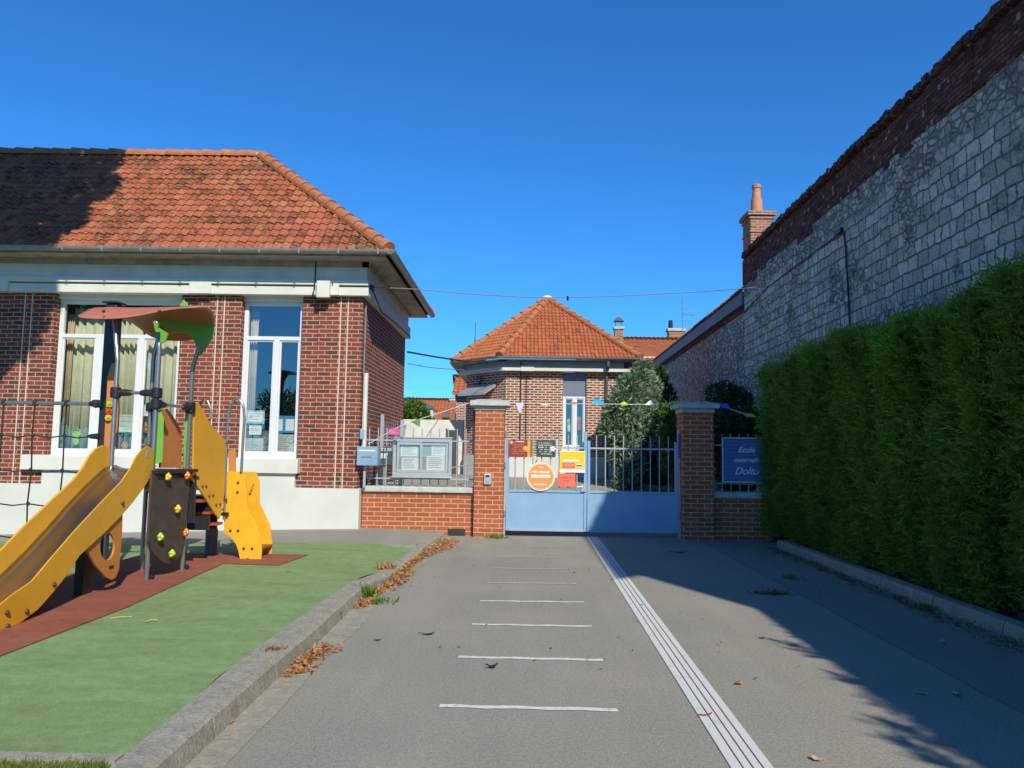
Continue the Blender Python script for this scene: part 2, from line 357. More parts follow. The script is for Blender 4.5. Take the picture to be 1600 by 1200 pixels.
m_tile3 = tiles('distant_roof_tile', (.46,.15,.06,1), (.38,.115,.05,1), (.34,.16,.08,1), .24, .34, (.22,.13,.07,1), .0)
m_ridge = simple('ridge_tile_clay', (.44,.155,.06,1), .85, .25, 7, bump=.3, dirt=(.22,.13,.05,1), dscale=6)

def stone(name='chalk_and_flint', rubble=0.0):
    k = NT(name); uv = k.uv(); sx = k.n('SeparateXYZ', {0: uv}); z = sx.outputs[1]
    nz = k.n('TexNoise', {'Vector': uv, 'Scale': 3.0, 'Detail': 6.0, 'Roughness': .65}); d = k.vmath('MULTIPLY', k.vmath('SUBTRACT', nz.outputs['Color'], (.5,.5,.5)), (.20,.10,0))
    v = k.vmath('ADD', uv, d)
    def bk(ms_, a_, b_): return k.n('TexBrick', {'Vector': v, 'Color1': a_, 'Color2': b_, 'Mortar': (.5,.5,.5,1), 'Scale': 1.0, 'Mortar Size': ms_, 'Mortar Smooth': 1.0,
                          'Bias': 0.0, 'Brick Width': .29, 'Row Height': .205}, offset=.41, offset_frequency=2, squash=.6, squash_frequency=3)
    blk = bk(.016, (0,0,0,1), (1,1,1,1))
    vs_ = k.n('Mapping', {'Vector': v, 'Scale': (6.6, 9.2, 1)})
    ve = k.n('TexVoronoi', {'Vector': vs_.outputs[0], 'Scale': 1.0, 'Randomness': 1.0}, feature='DISTANCE_TO_EDGE'); vc = k.n('TexVoronoi', {'Vector': vs_.outputs[0], 'Scale': 1.0, 'Randomness': 1.0})
    rr = k.n('SeparateColor', {0: vc.outputs['Color']}).outputs[0]
    tone_b = k.ramp(blk.outputs['Color'], 0, 1, (.56,.53,.45,1), (.88,.84,.74,1)); tone_v = k.ramp(rr, .05, .95, (.48,.45,.37,1) if rubble else (.36,.34,.29,1), (.95,.90,.76,1) if rubble else (.84,.80,.70,1))
    wv = k.ramp(ve.outputs['Distance'], .01, .13); wb = k.math('SUBTRACT', 1.0, blk.outputs['Fac'])
    mort = k.mix(k.noise(uv, 24, 4), (.14,.135,.115,1), (.50,.47,.40,1)); cb = k.mix(wb, mort, tone_b); cvv = k.mix(wv, mort, tone_v)
    zb = k.math('ADD', z, k.math('MULTIPLY', k.math('SUBTRACT', k.noise(uv, .35, 3), .5), 1.1))
    up = k.step(zb, 3.5, 3.7); top = k.step(zb, 5.35, 5.55); pat = k.ramp(k.noise(uv, .8, 6, .65), .55-rubble, .61-rubble)
    sel = k.math('MULTIPLY', k.math('MULTIPLY', up, k.math('SUBTRACT', 1.0, k.math('MULTIPLY', top, .85))), k.math('SUBTRACT', 1.0, pat))
    c = k.mix(sel, cvv, cb)
    c = k.mix(.85, c, k.ramp(k.noise(uv, 22, 7, .8), .28, .72, (.42,.42,.42,1), (1.3,1.3,1.27,1)), 'MULTIPLY')
    dk = k.ramp(k.noise(uv, 3.2, 8, .78, .8), .50, .68); c = k.mix(k.math('MULTIPLY', dk, .6), c, (.055,.058,.05,1))
    st = k.n('Mapping', {'Vector': uv, 'Scale': (4.5, .5, 1)}); sk = k.ramp(k.noise(st.outputs[0], 1.0, 6, .7), .56, .76); c = k.mix(k.math('MULTIPLY', sk, .3), c, (.07,.07,.06,1))
    gm = k.ramp(k.noise(uv, 2.1, 7, .75), .62, .78); c = k.mix(k.math('MULTIPLY', gm, .45), c, (.13,.135,.06,1))
    hb = k.math('ADD', wb, k.math('MULTIPLY', k.noise(uv, 26, 6, .7), .7)); hv = k.math('ADD', wv, k.math('MULTIPLY', k.noise(uv, 26, 6, .7), .7))
    k.p(color=c, rough=.97, spec=.1, normal=k.bump(k.mix(sel, hv, hb), 1.0, .05)); return k.m
m_stone = stone(); m_rubble = stone('flint_rubble', .5)
def foliage(name, a, b, c3, trans=.3, scale=1.2):
    k = NT(name); g = k.n('NewGeometry'); o = k.obj(); rv = g.outputs['Random Per Island']
    c = k.mix(k.ramp(rv, .0, 1.0), a, b)
    c = k.mix(k.ramp(k.noise(o, scale, 5, .65), .42, .68), c, c3)
    k.p(color=c, rough=.62, spec=.25)
    tl = k.n('BsdfTranslucent'); k.set(tl.inputs[0], c); mx = k.n('MixShader', {0: trans, 1: k.b.outputs[0], 2: tl.outputs[0]})
    k.t.links.new(mx.outputs[0], k.out.inputs[0]); return k.m
m_hedge = foliage('hedge_foliage', (.09,.18,.025,1), (.32,.52,.06,1), (.16,.28,.04,1), .4, .9)
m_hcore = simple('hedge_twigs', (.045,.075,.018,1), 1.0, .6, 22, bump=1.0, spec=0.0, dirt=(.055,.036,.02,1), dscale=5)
m_silver = foliage('silvery_foliage', (.09,.16,.07,1), (.40,.50,.34,1), (.16,.25,.12,1), .3, 1.6)
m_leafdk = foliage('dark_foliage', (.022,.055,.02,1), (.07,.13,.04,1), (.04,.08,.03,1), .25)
m_leafgr = foliage('green_foliage', (.05,.12,.02,1), (.15,.27,.04,1), (.09,.17,.03,1), .35)
m_fern = foliage('fern_foliage', (.04,.12,.045,1), (.10,.22,.09,1), (.06,.16,.06,1), .3)
m_grass = foliage('grass_blades', (.13,.17,.035,1), (.30,.30,.09,1), (.11,.20,.03,1), .3, 3)
m_weed = foliage('weed_leaves', (.07,.15,.02,1), (.16,.27,.04,1), (.1,.2,.03,1), .3, 3)
m_litter = foliage('dry_leaf_litter', (.20,.085,.035,1), (.62,.34,.14,1), (.36,.16,.06,1), .15, 9)
m_litdk = foliage('brown_shaded_leaf_litter', (.12,.065,.03,1), (.38,.22,.10,1), (.20,.12,.05,1), .15, 5)  # decayed brown leaves, with the shade of the right kerb in the tone
m_bark = simple('bark', (.10,.075,.055,1), .95, .35, 9, bump=.8)
m_soil = simple('soil', (.055,.045,.032,1), .95, .3, 8, bump=.6)
import bmesh
# ================================================================== GROUND
def sst(a, b, x): t = max(0, min(1, (x-a)/(b-a))); return t*t*(3-2*t)
def gz(x, y): return .11 + .033*min(0, x+3.2)*sst(9, 13.5, y)
KERB = [(-9,-1.78,-1.52), (3.3,-1.68,-1.52), (4.7,-1.77,-1.54), (5.8,-1.76,-1.53), (7.7,-1.74,-1.56), (8.6,-1.67,-1.51), (10.3,-1.58,-1.46), (12.4,-1.52,-1.38), (13.55,-1.46,-1.30)]
def kx(y, i):
    return float(np.interp(y, [k[0] for k in KERB], [k[i] for k in KERB]))
struct(MB().quad((-300,-300,-.4),(300,-300,-.4),(300,400,-.4),(-300,400,-.4)).build('ground', m_soil))
a = MB(); a.quad((-40,-60,0),(40,-60,0),(40,3.3,0),(-40,3.3,0)); a.quad((-1.6,3.3,0),(40,3.3,0),(40,14.0,0),(-1.6,14.0,0))
struct(a.build('road', m_asph))
def sheet(name, mat, xs, ys, zf):
    b = MB(); P = [[(x, y, zf(x, y)) for x in xs(y)] for y in ys]
    n = len(P[0]); vs = [p for row in P for p in row]
    b.add(vs, [(j*n+i, j*n+i+1, (j+1)*n+i+1, (j+1)*n+i) for j in range(len(ys)-1) for i in range(n-1)])
    return struct(b.build(name, mat, uv=False))
YB = 11.42
def kh(t): return .125 if t < 8.3 else max(.045, .125-.08*(t-8.3)/.9) if t < 11.5 else .085
def gze(x, y):
    w = sst(.55, .0, kx(y,1)-x) if False else max(0, min(1, 1-(kx(y,1)-x)/.6)); return gz(x,y)*(1-w)+min(gz(x,y), kh(y)-.004)*w
def xsr(y): return list(np.linspace(-14, kx(y,1)-.6, 14))+[kx(y,1)-v for v in (.4,.2,.006)]
sheet('playground_surface', m_green, xsr, list(np.linspace(3.48, YB, 40)), gze)
sheet('playground_pavement', m_asph, xsr, list(np.linspace(YB, 13.9, 14)), lambda x, y: gze(x,y)-.004)
rp = [(-3.31,4.2),(-3.30,6.57),(-3.48,9.13),(-2.80,9.08),(-2.72,10.04),(-3.25,10.04),(-4.75,10.0),(-4.75,4.2)]
struct(MB().quad(*[(x,y,.117) for x,y in rp]).build('red_play_surface', m_redr))
struct(MB().box(-14,-1.72,3.40,3.475,.02,.118).build('concrete_edging', m_conc2))
struct(MB().quad((-14,-8,.085),(-1.72,-8,.085),(-1.72,3.40,.085),(-14,3.40,.085)).build('lawn', m_soil))
# kerb stones with open joints, dropped beyond 8.6 m
kb = MB(); y = -6.0
while y < 13.4:
    y2 = min(y+1.0, 13.5); h = kh
    ya, yb = y+.006, y2-.006
    def ring(t, dz):
        xi, xo = kx(t,1), kx(t,2); hh = h(t)+dz; c = .022
        return [(xi,t,-.02), (xi,t,hh), (xo-c-.012,t,hh), (xo-.006,t,hh-c), (xo+.012,t,0.0), (xo+.012,t,-.02)]
    dz = rnd.uniform(-.004,.004); A = ring(ya,dz); B = ring(yb,dz); n = 6
    kb.add(A+B, [(i, i+n, i+n+1, i+1) for i in range(n-1)] + [tuple(range(n)), tuple(reversed(range(n,2*n)))])
    y = y2
struct(kb.build('kerb', m_conc))
ch = MB(); ys = list(np.linspace(-6, 13.4, 40)); vs = []
for t in ys: vs += [(kx(t,2)+.0, t, .004), (kx(t,2)+.20+.02*math.sin(t*3.1)+.012*math.sin(t*11), t, .004)]
ch.add(vs, [(2*i, 2*i+1, 2*i+3, 2*i+2) for i in range(len(ys)-1)])
struct(ch.build('gutter_channel', m_conc2))
# right hand kerb and planted verge
def kr(y): return 4.03+.020*(y-6)
kb = MB(); y = -6.0
while y < 12.7:
    y2 = min(y+1.15, 12.75); ya, yb = y+.008, y2-.008
    def ring2(t): x = kr(t); return [(x,t,-.02),(x+.012,t,.085),(x+.03,t,.115),(x+.15,t,.12),(x+.15,t,-.02)]
    A, B = ring2(ya), ring2(yb); n = 5
    kb.add(A+B, [(i+1, i+n+1, i+n, i) for i in range(n-1)] + [tuple(reversed(range(n))), tuple(range(n,2*n))])
    y = y2
struct(kb.build('kerb', m_conc))
struct(MB().quad((kr(-8)+.15,-8,.09),(5.6,-8,.09),(5.9,13.6,.09),(kr(12.75)+.15,13.6,.09)).build('planting_verge', m_soil))
# white bars and the grooved guide strip on the driveway
BL = [(-.45,4.56),(-.43,5.63),(-.40,6.69),(-.39,7.74),(-.36,8.80),(-.36,9.92),(-.36,11.01),(-.35,12.22)]
BR = [(.57,4.55),(.60,5.62),(.62,6.69),(.64,7.76),(.64,8.85),(.65,9.92),(.67,11.01),(.70,12.28)]
m_worn = simple('worn_road_paint', (.46,.45,.40,1), .9, .25, 40, dirt=(.27,.26,.225,1), dscale=30)
bar_lab = ['white painted bar nearest the camera, just short of the bottom edge', 'white painted bar right beside the curled dark leaf', 'white painted bar, second beyond the curled dark leaf',
           'white painted bar, third beyond the curled dark leaf', 'white painted bar midway between gate and camera, fifth from the camera', 'worn pale bar, third in front of the gate', 'worn faint bar, second in front of the gate', 'faintest worn bar, closest to the blue gate']
for i, ((x0,y0),(x1,y1)) in enumerate(zip(BL, BR)):
    b = MB(); n = 26; vs = []
    for j in range(n+1):
        t = j/n; x = x0+(x1-x0)*t; yy = y0+(y1-y0)*t+.006*math.sin(j*.7+i); w = .026+rnd.uniform(-.005,.005)-(.004 if i > 4 else 0)
        vs += [(x,yy-w,.004),(x,yy+w,.004)]
    b.add(vs, [(2*j,2*j+2,2*j+3,2*j+1) for j in range(n)])
    tag(b.build('painted_bar', m_paint if i < 4 else m_worn, uv=False), bar_lab[i], 'road marking', 'white bars painted across the driveway')
def strip_mat():
    k = NT('white_guide_strip'); o = k.obj(); c = k.mix(k.ramp(k.noise(o, 120, 4, .7), .3, .7), (.50,.50,.46,1), (.70,.70,.65,1))
    w = k.ramp(k.noise(o, 6, 7, .7), .55, .75); c = k.mix(k.math('MULTIPLY', w, .55), c, (.33,.32,.29,1)); k.p(color=c, rough=.85); return k.m
ms = strip_mat(); b = MB()
def sxl(y): return 1.0+.0172*(y-3.76)
for y0, y1 in [(-2,1),(1,3.3),(3.3,6.2),(6.2,9.1),(9.1,13.9)]:
    for a0, a1 in [(0,.05),(.06,.098),(.108,.146),(.156,.2)]:
        b.add([(sxl(y0)+a0,y0+.003,.0),(sxl(y0)+a1,y0+.003,.0),(sxl(y1)+a1,y1-.003,.0),(sxl(y1)+a0,y1-.003,.0),
               (sxl(y0)+a0,y0+.003,.007),(sxl(y0)+a1,y0+.003,.007),(sxl(y1)+a1,y1-.003,.007),(sxl(y1)+a0,y1-.003,.007)], [(4,5,6,7),(0,1,5,4),(1,2,6,5),(3,0,4,7),(2,3,7,6)])
tag(b.build('guide_strip', ms), 'long white grooved guide strip running down the driveway to the gate', 'guide strip')
# courtyard behind the gate, rising to the pavilion
c_ = MB(); c_.quad((-13,14.0,.0),(5.6,14.0,.0),(5.75,23,.77),(-13,23,.77)); c_.quad((-13,23,.77),(5.75,23,.77),(9,60,.9),(-40,60,.9))
struct(c_.build('courtyard', m_asph))

# ================================================================== TILED ROOFS
def tile_slope(p0, p1, up, length, tw, th, clips, amp=.015, lift=.021, per=7):
    """courses of pantiles from the eave p0-p1 up the slope"""
    p0, p1, up = Vector(p0), Vector(p1), Vector(up).normalized(); e = (p1-p0); L = e.length; e.normalize(); n = e.cross(up).normalized()
    if n.z < 0: n = -n
    nu = int(math.ceil(L/tw))*per; nv = int(math.ceil(length/th)); b = MB(); r2 = random.Random(3)
    for j in range(nv):
        jig = [r2.uniform(-.006,.006) for _ in range(nu//per+2)]; vs = []
        for i in range(nu+1):
            u = i*tw/per; ph = (i % per)/per; q = i//per
            pr = amp*(math.sin(2*math.pi*ph)+.35*math.sin(4*math.pi*ph)) + jig[q]*.6
            lo = j*th-.035+jig[q]; hi = (j+1)*th
            vs += [p0+e*u+up*lo+n*(pr+lift-.022), p0+e*u+up*lo+n*(pr+lift), p0+e*u+up*hi+n*(pr-.004)]
        fs = []
        for i in range(nu):
            for k in range(2): fs.append((3*i+k, 3*i+3+k, 3*i+4+k, 3*i+1+k))
        b.add(vs, fs)
    bm = bmesh.new(); me = bpy.data.meshes.new('t'); me.from_pydata(b.v, [], b.f); bm.from_mesh(me); bpy.data.meshes.remove(me)
    for pc, pn in clips:
        bmesh.ops.bisect_plane(bm, geom=bm.verts[:]+bm.edges[:]+bm.faces[:], plane_co=pc, plane_no=pn, clear_outer=True)
    out = MB(); idx = {v: i for i, v in enumerate(bm.verts)}
    out.add([v.co[:] for v in bm.verts], [tuple(idx[v] for v in f.verts) for f in bm.faces]); bm.free()
    return out, (p0, e, up)
def roof_uv(o, fr):
    p0, e, up = fr; me = o.data; n = len(me.loops)
    co_ = np.empty(len(me.vertices)*3); me.vertices.foreach_get('co', co_); co_ = co_.reshape(-1,3)
    vi = np.empty(n, dtype=np.int32); me.loops.foreach_get('vertex_index', vi); P = co_[vi]-np.array(p0)
    uv = np.stack([P@np.array(e), P@np.array(up)+.03], 1); me.uv_layers[0].data.foreach_set('uv', uv.ravel())
def vplane(a, b, inside):
    """vertical clip plane through a-b in plan; keeps the side of 'inside'"""
    a, b, i = Vector(a), Vector(b), Vector(inside); d = b-a; n = Vector((d.y, -d.x, 0)).normalized()
    if (i-a).dot(n) > 0: n = -n
    return (a, n)
def half_rounds(b, p, q, r=.11, step=.36, over=.05):
    p, q = Vector(p), Vector(q); d = q-p; L = d.length; d.normalize(); n = max(1, int(L/step)); s = Vector((-d.y, d.x, 0)).normalized(); up = s.cross(d)
    if up.z < 0: up = -up
    for i in range(n):
        a0 = p+d*(i*L/n-over); a1 = p+d*((i+1)*L/n); vs = []; jr = rnd.uniform(.94,1.06)
        for c, rr, lf in ((a0, r*1.12*jr, .012), (a1, r*.92*jr, 0)):
            for k in range(9):
                an = math.pi*(k/8)*1.16-.08*math.pi; vs.append(c+s*math.cos(an)*rr+up*(math.sin(an)*rr+lf-.03))
        b.add(vs, [(k, k+1, k+10, k+9) for k in range(8)]+[tuple(reversed(range(9)))])

# ================================================================== SCHOOL BUILDING (left)
SB = thing('school_building', 'red brick school building with hipped orange tile roof and tall white windows', 'building')
Xc = -2.87; Yf = 13.55; Xl = -15.0; Yb = 18.55; zE = 4.80
# brick piers of the front, with shallow pilaster steps
def pier(x0, x1, z0=.80, z1=4.20):
    b = MB(); b.box(x0, x1, Yf, Yf+.38, z0, z1); return b
b = pier(-3.66, Xc); b.box(-3.96, -3.66, Yf+.035, Yf+.38, .80, 4.20)
for x in (-3.26, -3.14): pass
b.box(Xc-.38, Xc, Yf+.38, Yb, .80, 4.20)                      # side wall
b.box(-5.84, -5.05, Yf, Yf+.38, .80, 4.20); b.box(-6.15, -5.84, Yf+.035, Yf+.38, .80, 4.20)
b.box(-9.22, -8.42, Yf, Yf+.38, .80, 4.20); b.box(-9.62, -9.22, Yf+.035, Yf+.38, .80, 4.20)
b.box(Xl, -11.9, Yf, Yf+.38, .80, 4.20); b.box(Xl, Xl+.38, Yf+.38, Yb, .8, 4.2); b.box(Xl+.38, Xc-.38, Yb-.38, Yb, .8, 4.2)
b.build('wall', m_brick, SB)
m_pt = simple('lime_pointing', (.64,.54,.43,1), .9, .1, 20)
for x in (-3.265, -3.135, -5.49, -5.36, -8.97, -8.84): MB().box(x-.010, x+.010, Yf-.003, Yf+.02, .80, 4.20).build('pointing', m_pt, SB)
b = MB(); z0 = -.35
b.box(-5.98, -5.02, Yf-.05, Yf+.38, z0, .80); b.box(-3.96, Xc+.05, Yf-.05, Yf+.38, z0, .80); b.box(Xl, -8.42, Yf-.05, Yf+.38, z0, .80)
b.box(-5.02, -3.96, Yf-.05, Yf+.38, z0, 1.04); b.box(-8.42, -5.98, Yf-.05, Yf+.38, z0, 1.04)
b.box(Xc-.38, Xc+.05, Yf+.38, Yb, z0, .80)
b.build('plinth', m_plinth, SB)
b = MB()
for x0, x1 in ((-5.14, -3.90), (-8.78, -6.02)):
    b.box(x0, x1, Yf-.12, Yf+.2, 1.045, 1.30); 
b.build('window_sill', m_white, SB, bevel=.012)
# concrete frieze with recessed panels
b = MB()
b.box(Xl, Xc+.11, Yf-.12, Yf+.38, 4.205, 4.355); b.box(Xl, Xc+.11, Yf-.16, Yf+.38, 4.385, 4.475)
b.box(Xl, Xc+.09, Yf-.06, Yf+.38, 4.355, 4.385)
for x0, x1 in ((-5.95,-5.56), (-3.72,-3.28), (-9.62,-9.2)): b.box(x0, x1, Yf-.163, Yf-.03, 4.202, 4.42)
b.box(Xc-.38, Xc+.11, Yf+.38, Yb+.07, 4.205, 4.475)
b.build('lintel_band', m_white, SB, bevel=.008)
b = MB(); b.box(Xl, Xc+.06, Yf-.02, Yf+.38, 4.475, zE+.02); b.box(Xc-.38, Xc+.06, Yf+.38, Yb+.03, 4.475, zE+.02)
b.build('frieze', m_frieze, SB)
OV = .55; ex = Xc+OV-.03; ey = Yf-OV
b = MB(); b.box(Xl, ex-.06, ey+.06, Yb+OV, zE+.02, zE+.06); b.box(Xl, Xc+.1, Yf-.1, Yf+.02, zE-.06, zE+.02); b.box(Xc-.02, Xc+.12, Yf-.1, Yb, zE-.06, zE+.02)
b.build('soffit', m_soffit, SB)
rt = MB()
for i in range(24):
    yy = Yf+.1+i*.21
    if yy < Yb+.3: rt.box(Xc+.12, ex-.1, yy, yy+.05, zE-.035, zE+.02)
for i in range(60):
    xx = Xl+i*.22
    if xx < Xc: rt.box(xx, xx+.05, ey+.1, Yf-.1, zE-.035, zE+.02)
pass
# half round gutters with brackets
def gutter(b, p, q, r=.075, flip=1):
    p, q = Vector(p), Vector(q); d = (q-p).normalized(); s = d.cross(Vector((0,0,1))); vs = []
    for c in (p, q):
        for rr in (r, r-.008):
            for k in range(9):
                an = math.pi+math.pi*k/8; vs.append(c+s*math.cos(an)*rr+Vector((0,0,1))*math.sin(an)*rr)
    n = 9; fs = []
    for k in range(8):
        fs += [(k, k+1, 18+k+1, 18+k), (9+k+1, 9+k, 27+k, 27+k+1), (k+1, k, 9+k, 9+k+1), (18+k, 18+k+1, 27+k+1, 27+k)]
    fs += [(0, 18, 27, 9), (8, 17, 35, 26)]
    b.add(vs, fs)
g = MB(); gutter(g, (Xl, ey-.06, zE+.10), (ex+.13, ey-.06, zE+.10)); gutter(g, (ex+.06, ey-.13, zE+.10), (ex+.06, Yb+OV, zE+.10))
for i in range(20):
    x = ex-.15-i*.68
    if x > Xl: g.box(x-.012, x+.012, ey-.142, ey-.137, zE+.02, zE+.11); g.tube([(x,ey-.14,zE+.09),(x,ey-.10,zE+.03),(x,ey-.06,zE+.018),(x,ey+.02,zE+.06)], .008, 5)
g.build('gutter', m_zinc, SB, smooth=True)
# roof: ridge and hips
xr, yr, zr = -5.70, 15.98, 7.74
e0 = zE+.12
run = yr-ey; up = Vector((0, run, zr-e0)); Ls = up.length
m1, f1 = tile_slope((-14.9, ey-.03, e0), (ex+.2, ey-.03, e0), up, Ls+.05, .162, .24, [vplane((ex+.02,ey-.02,0),(xr,yr,0),(-9,ey,0))])
o = m1.build('roof', m_tile, SB); roof_uv(o, f1)
up2 = Vector((xr-ex, 0, zr-e0))
m2, f2 = tile_slope((ex+.03, ey-.05, e0), (ex+.03, 2*yr-ey+.1, e0), up2, up2.length+.05, .162, .24, [vplane((ex+.02,ey-.02,0),(xr,yr,0),(ex,yr,0)), vplane((ex+.02,2*yr-ey,0),(xr,yr,0),(ex,yr,0))])
o = m2.build('roof', m_tile, SB); roof_uv(o, f2)
b = MB(); b.quad((Xl, yr, zr-.02),(xr, yr, zr-.02),(ex, 2*yr-ey, e0),(Xl, 2*yr-ey, e0)); b.quad((Xl, ey, e0),(Xl, yr, zr-.02),(Xl, 2*yr-ey, e0)); b.build('roof', m_tile, SB)
rd = MB(); half_rounds(rd, (Xl, yr, zr+.03), (xr+.05, yr, zr+.03), .12, .40); half_rounds(rd, (ex-.02, ey+.02, e0+.06), (xr, yr, zr+.05), .12, .34); half_rounds(rd, (ex, 2*yr-ey, e0+.04), (xr, yr, zr+.05), .12, .34)
rd.build('ridge_tiles', m_ridge, SB)
rd = MB(); rd.lathe((xr, yr, zr+.0), [(.13,0),(.12,.05),(.07,.08),(.02,.09)], 12); rd.build('ridge_cap', m_white, SB)
# windows: frame with transom and mullions, glass behind
def window(parent, x0, x1, z0, z1, Y, zt, mull, fw=.075, name='window'):
    f = MB(); d = .07
    f.box(x0, x0+fw, Y, Y+d, z0, z1); f.box(x1-fw, x1, Y, Y+d, z0, z1); f.box(x0+fw, x1-fw, Y, Y+d, z1-fw, z1); f.box(x0+fw, x1-fw, Y, Y+d, z0, z0+fw*1.3)
    if zt: f.box(x0+fw, x1-fw, Y-.004, Y+d, zt-.035, zt+.035); 
    tops = zt-.035 if zt else z1-fw
    for x, w in mull: f.box(x-w/2, x+w/2, Y-.006, Y+d, z0+fw*1.3, tops)
    # casement lips
    xs = [x0+fw]+[v for x, w in mull for v in (x-w/2, x+w/2)]+[x1-fw]
    for i in range(0, len(xs), 2):
        a0, a1 = xs[i], xs[i+1]; l = .028
        f.box(a0, a0+l, Y+.018, Y+.06, z0+fw*1.3, tops); f.box(a1-l, a1, Y+.018, Y+.06, z0+fw*1.3, tops); f.box(a0+l, a1-l, Y+.018, Y+.06, tops-l, tops); f.box(a0+l, a1-l, Y+.018, Y+.06, z0+fw*1.3, z0+fw*1.3+l)
    fo = f.build(name, m_pvc, parent, bevel=.004)
    p = MB(); p.quad((x0+.02,Y+.045,z0+.02),(x1-.02,Y+.045,z0+.02),(x1-.02,Y+.045,z1-.02),(x0+.02,Y+.045,z1-.02))
    p.build('pane', m_glass, fo); return fo
WM = lambda px: onY(px, 600, Yf+.16).x
window(SB, -8.42, -6.15, 1.30, 4.12, Yf+.16, 3.46, [(WM(152),.17),(WM(217),.11)])
window(SB, -5.05, -3.96, 1.30, 4.12, Yf+.16, 3.46, [(-4.44,.10)])
b = MB(); b.box(-8.42,-6.15,Yf+.1,Yf+.38,4.12,4.205); b.box(-5.05,-3.96,Yf+.1,Yf+.38,4.12,4.205); b.build('window_head', m_frieze, SB)
window(SB, -11.9, -9.62, 1.30, 4.12, Yf+.16, 3.46, [(-11.1,.12),(-10.3,.12)]); MB().box(-11.9,-9.62,Yf,Yf+.38,4.12,4.205).build('window_head', m_frieze, SB); MB().box(-11.9,-9.62,Yf,Yf+.38,.8,1.295).build('window_sill', m_white, SB)
b = MB(); b.box(Xl+.4,Xc-.4,Yf+2.6,Yf+2.7,.1,4.6); b.box(Xl+.4,Xc-.4,Yf+.4,Yf+2.6,.35,.45); b.box(Xl+.4,Xc-.4,Yf+.4,Yf+2.6,4.3,4.4); b.build('room_lining', m_room, SB)
# downpipe, cable trunking and junction boxes on the corner
b = MB(); b.tube([(Xc+.065,Yf+.13,1.35),(Xc+.065,Yf+.13,2.85)], .045, 8); b.build('downpipe', m_white, SB, smooth=True)
b = MB(); b.tube([(Xc+.03,Yf+.10,2.8),(Xc+.03,Yf+.10,4.12)], .018, 6); b.build('conduit', m_wireg, SB, smooth=True)
b = MB(); b.tube([(-3.70,Yf-.17,4.80),(-3.705,Yf-.18,4.3),(-3.75,Yf-.14,4.19),(-3.72,Yf-.03,4.12),(-3.5,Yf-.02,4.11)], .013, 6); b.build('cable', m_wire, SB, smooth=True)
MB().box(-3.655,-3.42,Yf-.25,Yf-.165,4.14,4.44).build('junction_box', m_white, SB, bevel=.012)
b = MB(); b.tube([(Xc+.12,Yf+.0,4.42),(Xc+.13,Yf+.25,4.38)], .02, 6); b.box(Xc+.11,Xc+.17,Yf+.04,Yf+.10,4.36,4.43); b.build('cable_bracket', m_black, SB)
b = MB(); b.tube([(Xc+.12,Yf+.12,4.40),(Xc+.11,Yf+1.2,4.15),(Xc+.12,Yf+3.0,4.22),(Xc+.12,Yb,4.25)], .012, 6); b.build('cable', m_wire, SB, smooth=True)
rehome(SB, (-8.9, 16.0, 0))

# curtains, papers and decorations behind the panes
def curtain(x0, x1, z0, z1, y, mat, label, folds=9, amp=.035):
    n = folds*8; v = []; 
    for i in range(n+1):
        t = i/n; x = x0+(x1-x0)*t; yy = y+amp*math.sin(t*folds*2*math.pi)+.012*math.sin(t*37)
        v += [(x, yy, z0), (x, yy+.01*math.sin(i), (z0+z1)/2), (x, yy, z1)]
    b = MB(); b.add(v, [(3*i+k, 3*i+3+k, 3*i+4+k, 3*i+1+k) for i in range(n) for k in (0,1)])
    o = b.build('curtain', mat, None, smooth=True); sm = o.modifiers.new('thick','SOLIDIFY'); sm.thickness = .006
    return tag(o, label, 'curtain', 'curtains behind the school windows')
curtain(-8.30, -7.56, 1.32, 4.02, Yf+.44, m_curt, 'greenish curtain in the left light of the wide window behind the net', 5)
curtain(-8.40, -8.27, 1.32, 3.9, Yf+.40, m_curt2, 'narrow beige curtain at the left jamb of the wide window', 3, .02)
curtain(-7.58, -7.00, 1.34, 4.02, Yf+.42, m_curt, 'greenish curtain in the middle light behind the dark column', 6)
curtain(-6.98, -6.22, 1.34, 3.95, Yf+.45, m_curt, 'greenish curtain in the right light beside the brick pier', 5)
curtain(-4.98, -4.84, 1.34, 4.0, Yf+.34, m_curt2, 'pale curtain pulled to the left jamb of the narrow window', 3, .02)
def sheet_of(name, x0, x1, z0, z1, y, mat, label, cat, lines=0, border=None, th=.004, group=None, ink=None):
    r = thing(name, label, cat, group, ((x0+x1)/2, y, z0))
    def loc(o): o.parent = r; o.location = (-(x0+x1)/2, -y, -z0); return o
    if border: loc(MB().box(x0-.03,x1+.03,y+.001,y+.006,z0-.03,z1+.03).build('backing', border))
    loc(MB().box(x0,x1,y-th,y,z0,z1).build('sheet', mat))
    if lines:
        b = MB(); r2 = random.Random(int((x0+20)*100)); hz = (z1-z0)
        for i in range(lines):
            z = z1-hz*(.12+.8*i/lines); w = (x1-x0)*r2.uniform(.5,.8)
            b.box(x0+(x1-x0)*.1, x0+(x1-x0)*.1+w, y-th-.002, y-th, z-hz*.022, z+hz*.012)
        loc(b.build('print', ink or m_ink))
    return r
yp = Yf+.30
m_cyan = simple('bright_blue_card', (.03,.26,.56,1), .6, .05, 6); m_teal = simple('dark_teal_card', (.02,.08,.09,1), .6, .1, 6); m_news = simple('grey_print', (.46,.49,.47,1), .85, .2, 30)
PX = lambda x, z0=0: onY(x, z0, yp)
def wpaper(px0, py0, px1, py1, *a, **k):
    p, q = onY(px0, py1, yp), onY(px1, py0, yp); return sheet_of('window_notice', p.x, q.x, p.z, q.z, yp, *a, group='notices behind the narrow school window', **k)
wpaper(387,644,411,659, m_paper, 'white notice with dark side bands, upper left in the narrow window', 'notice', lines=5, border=m_news)
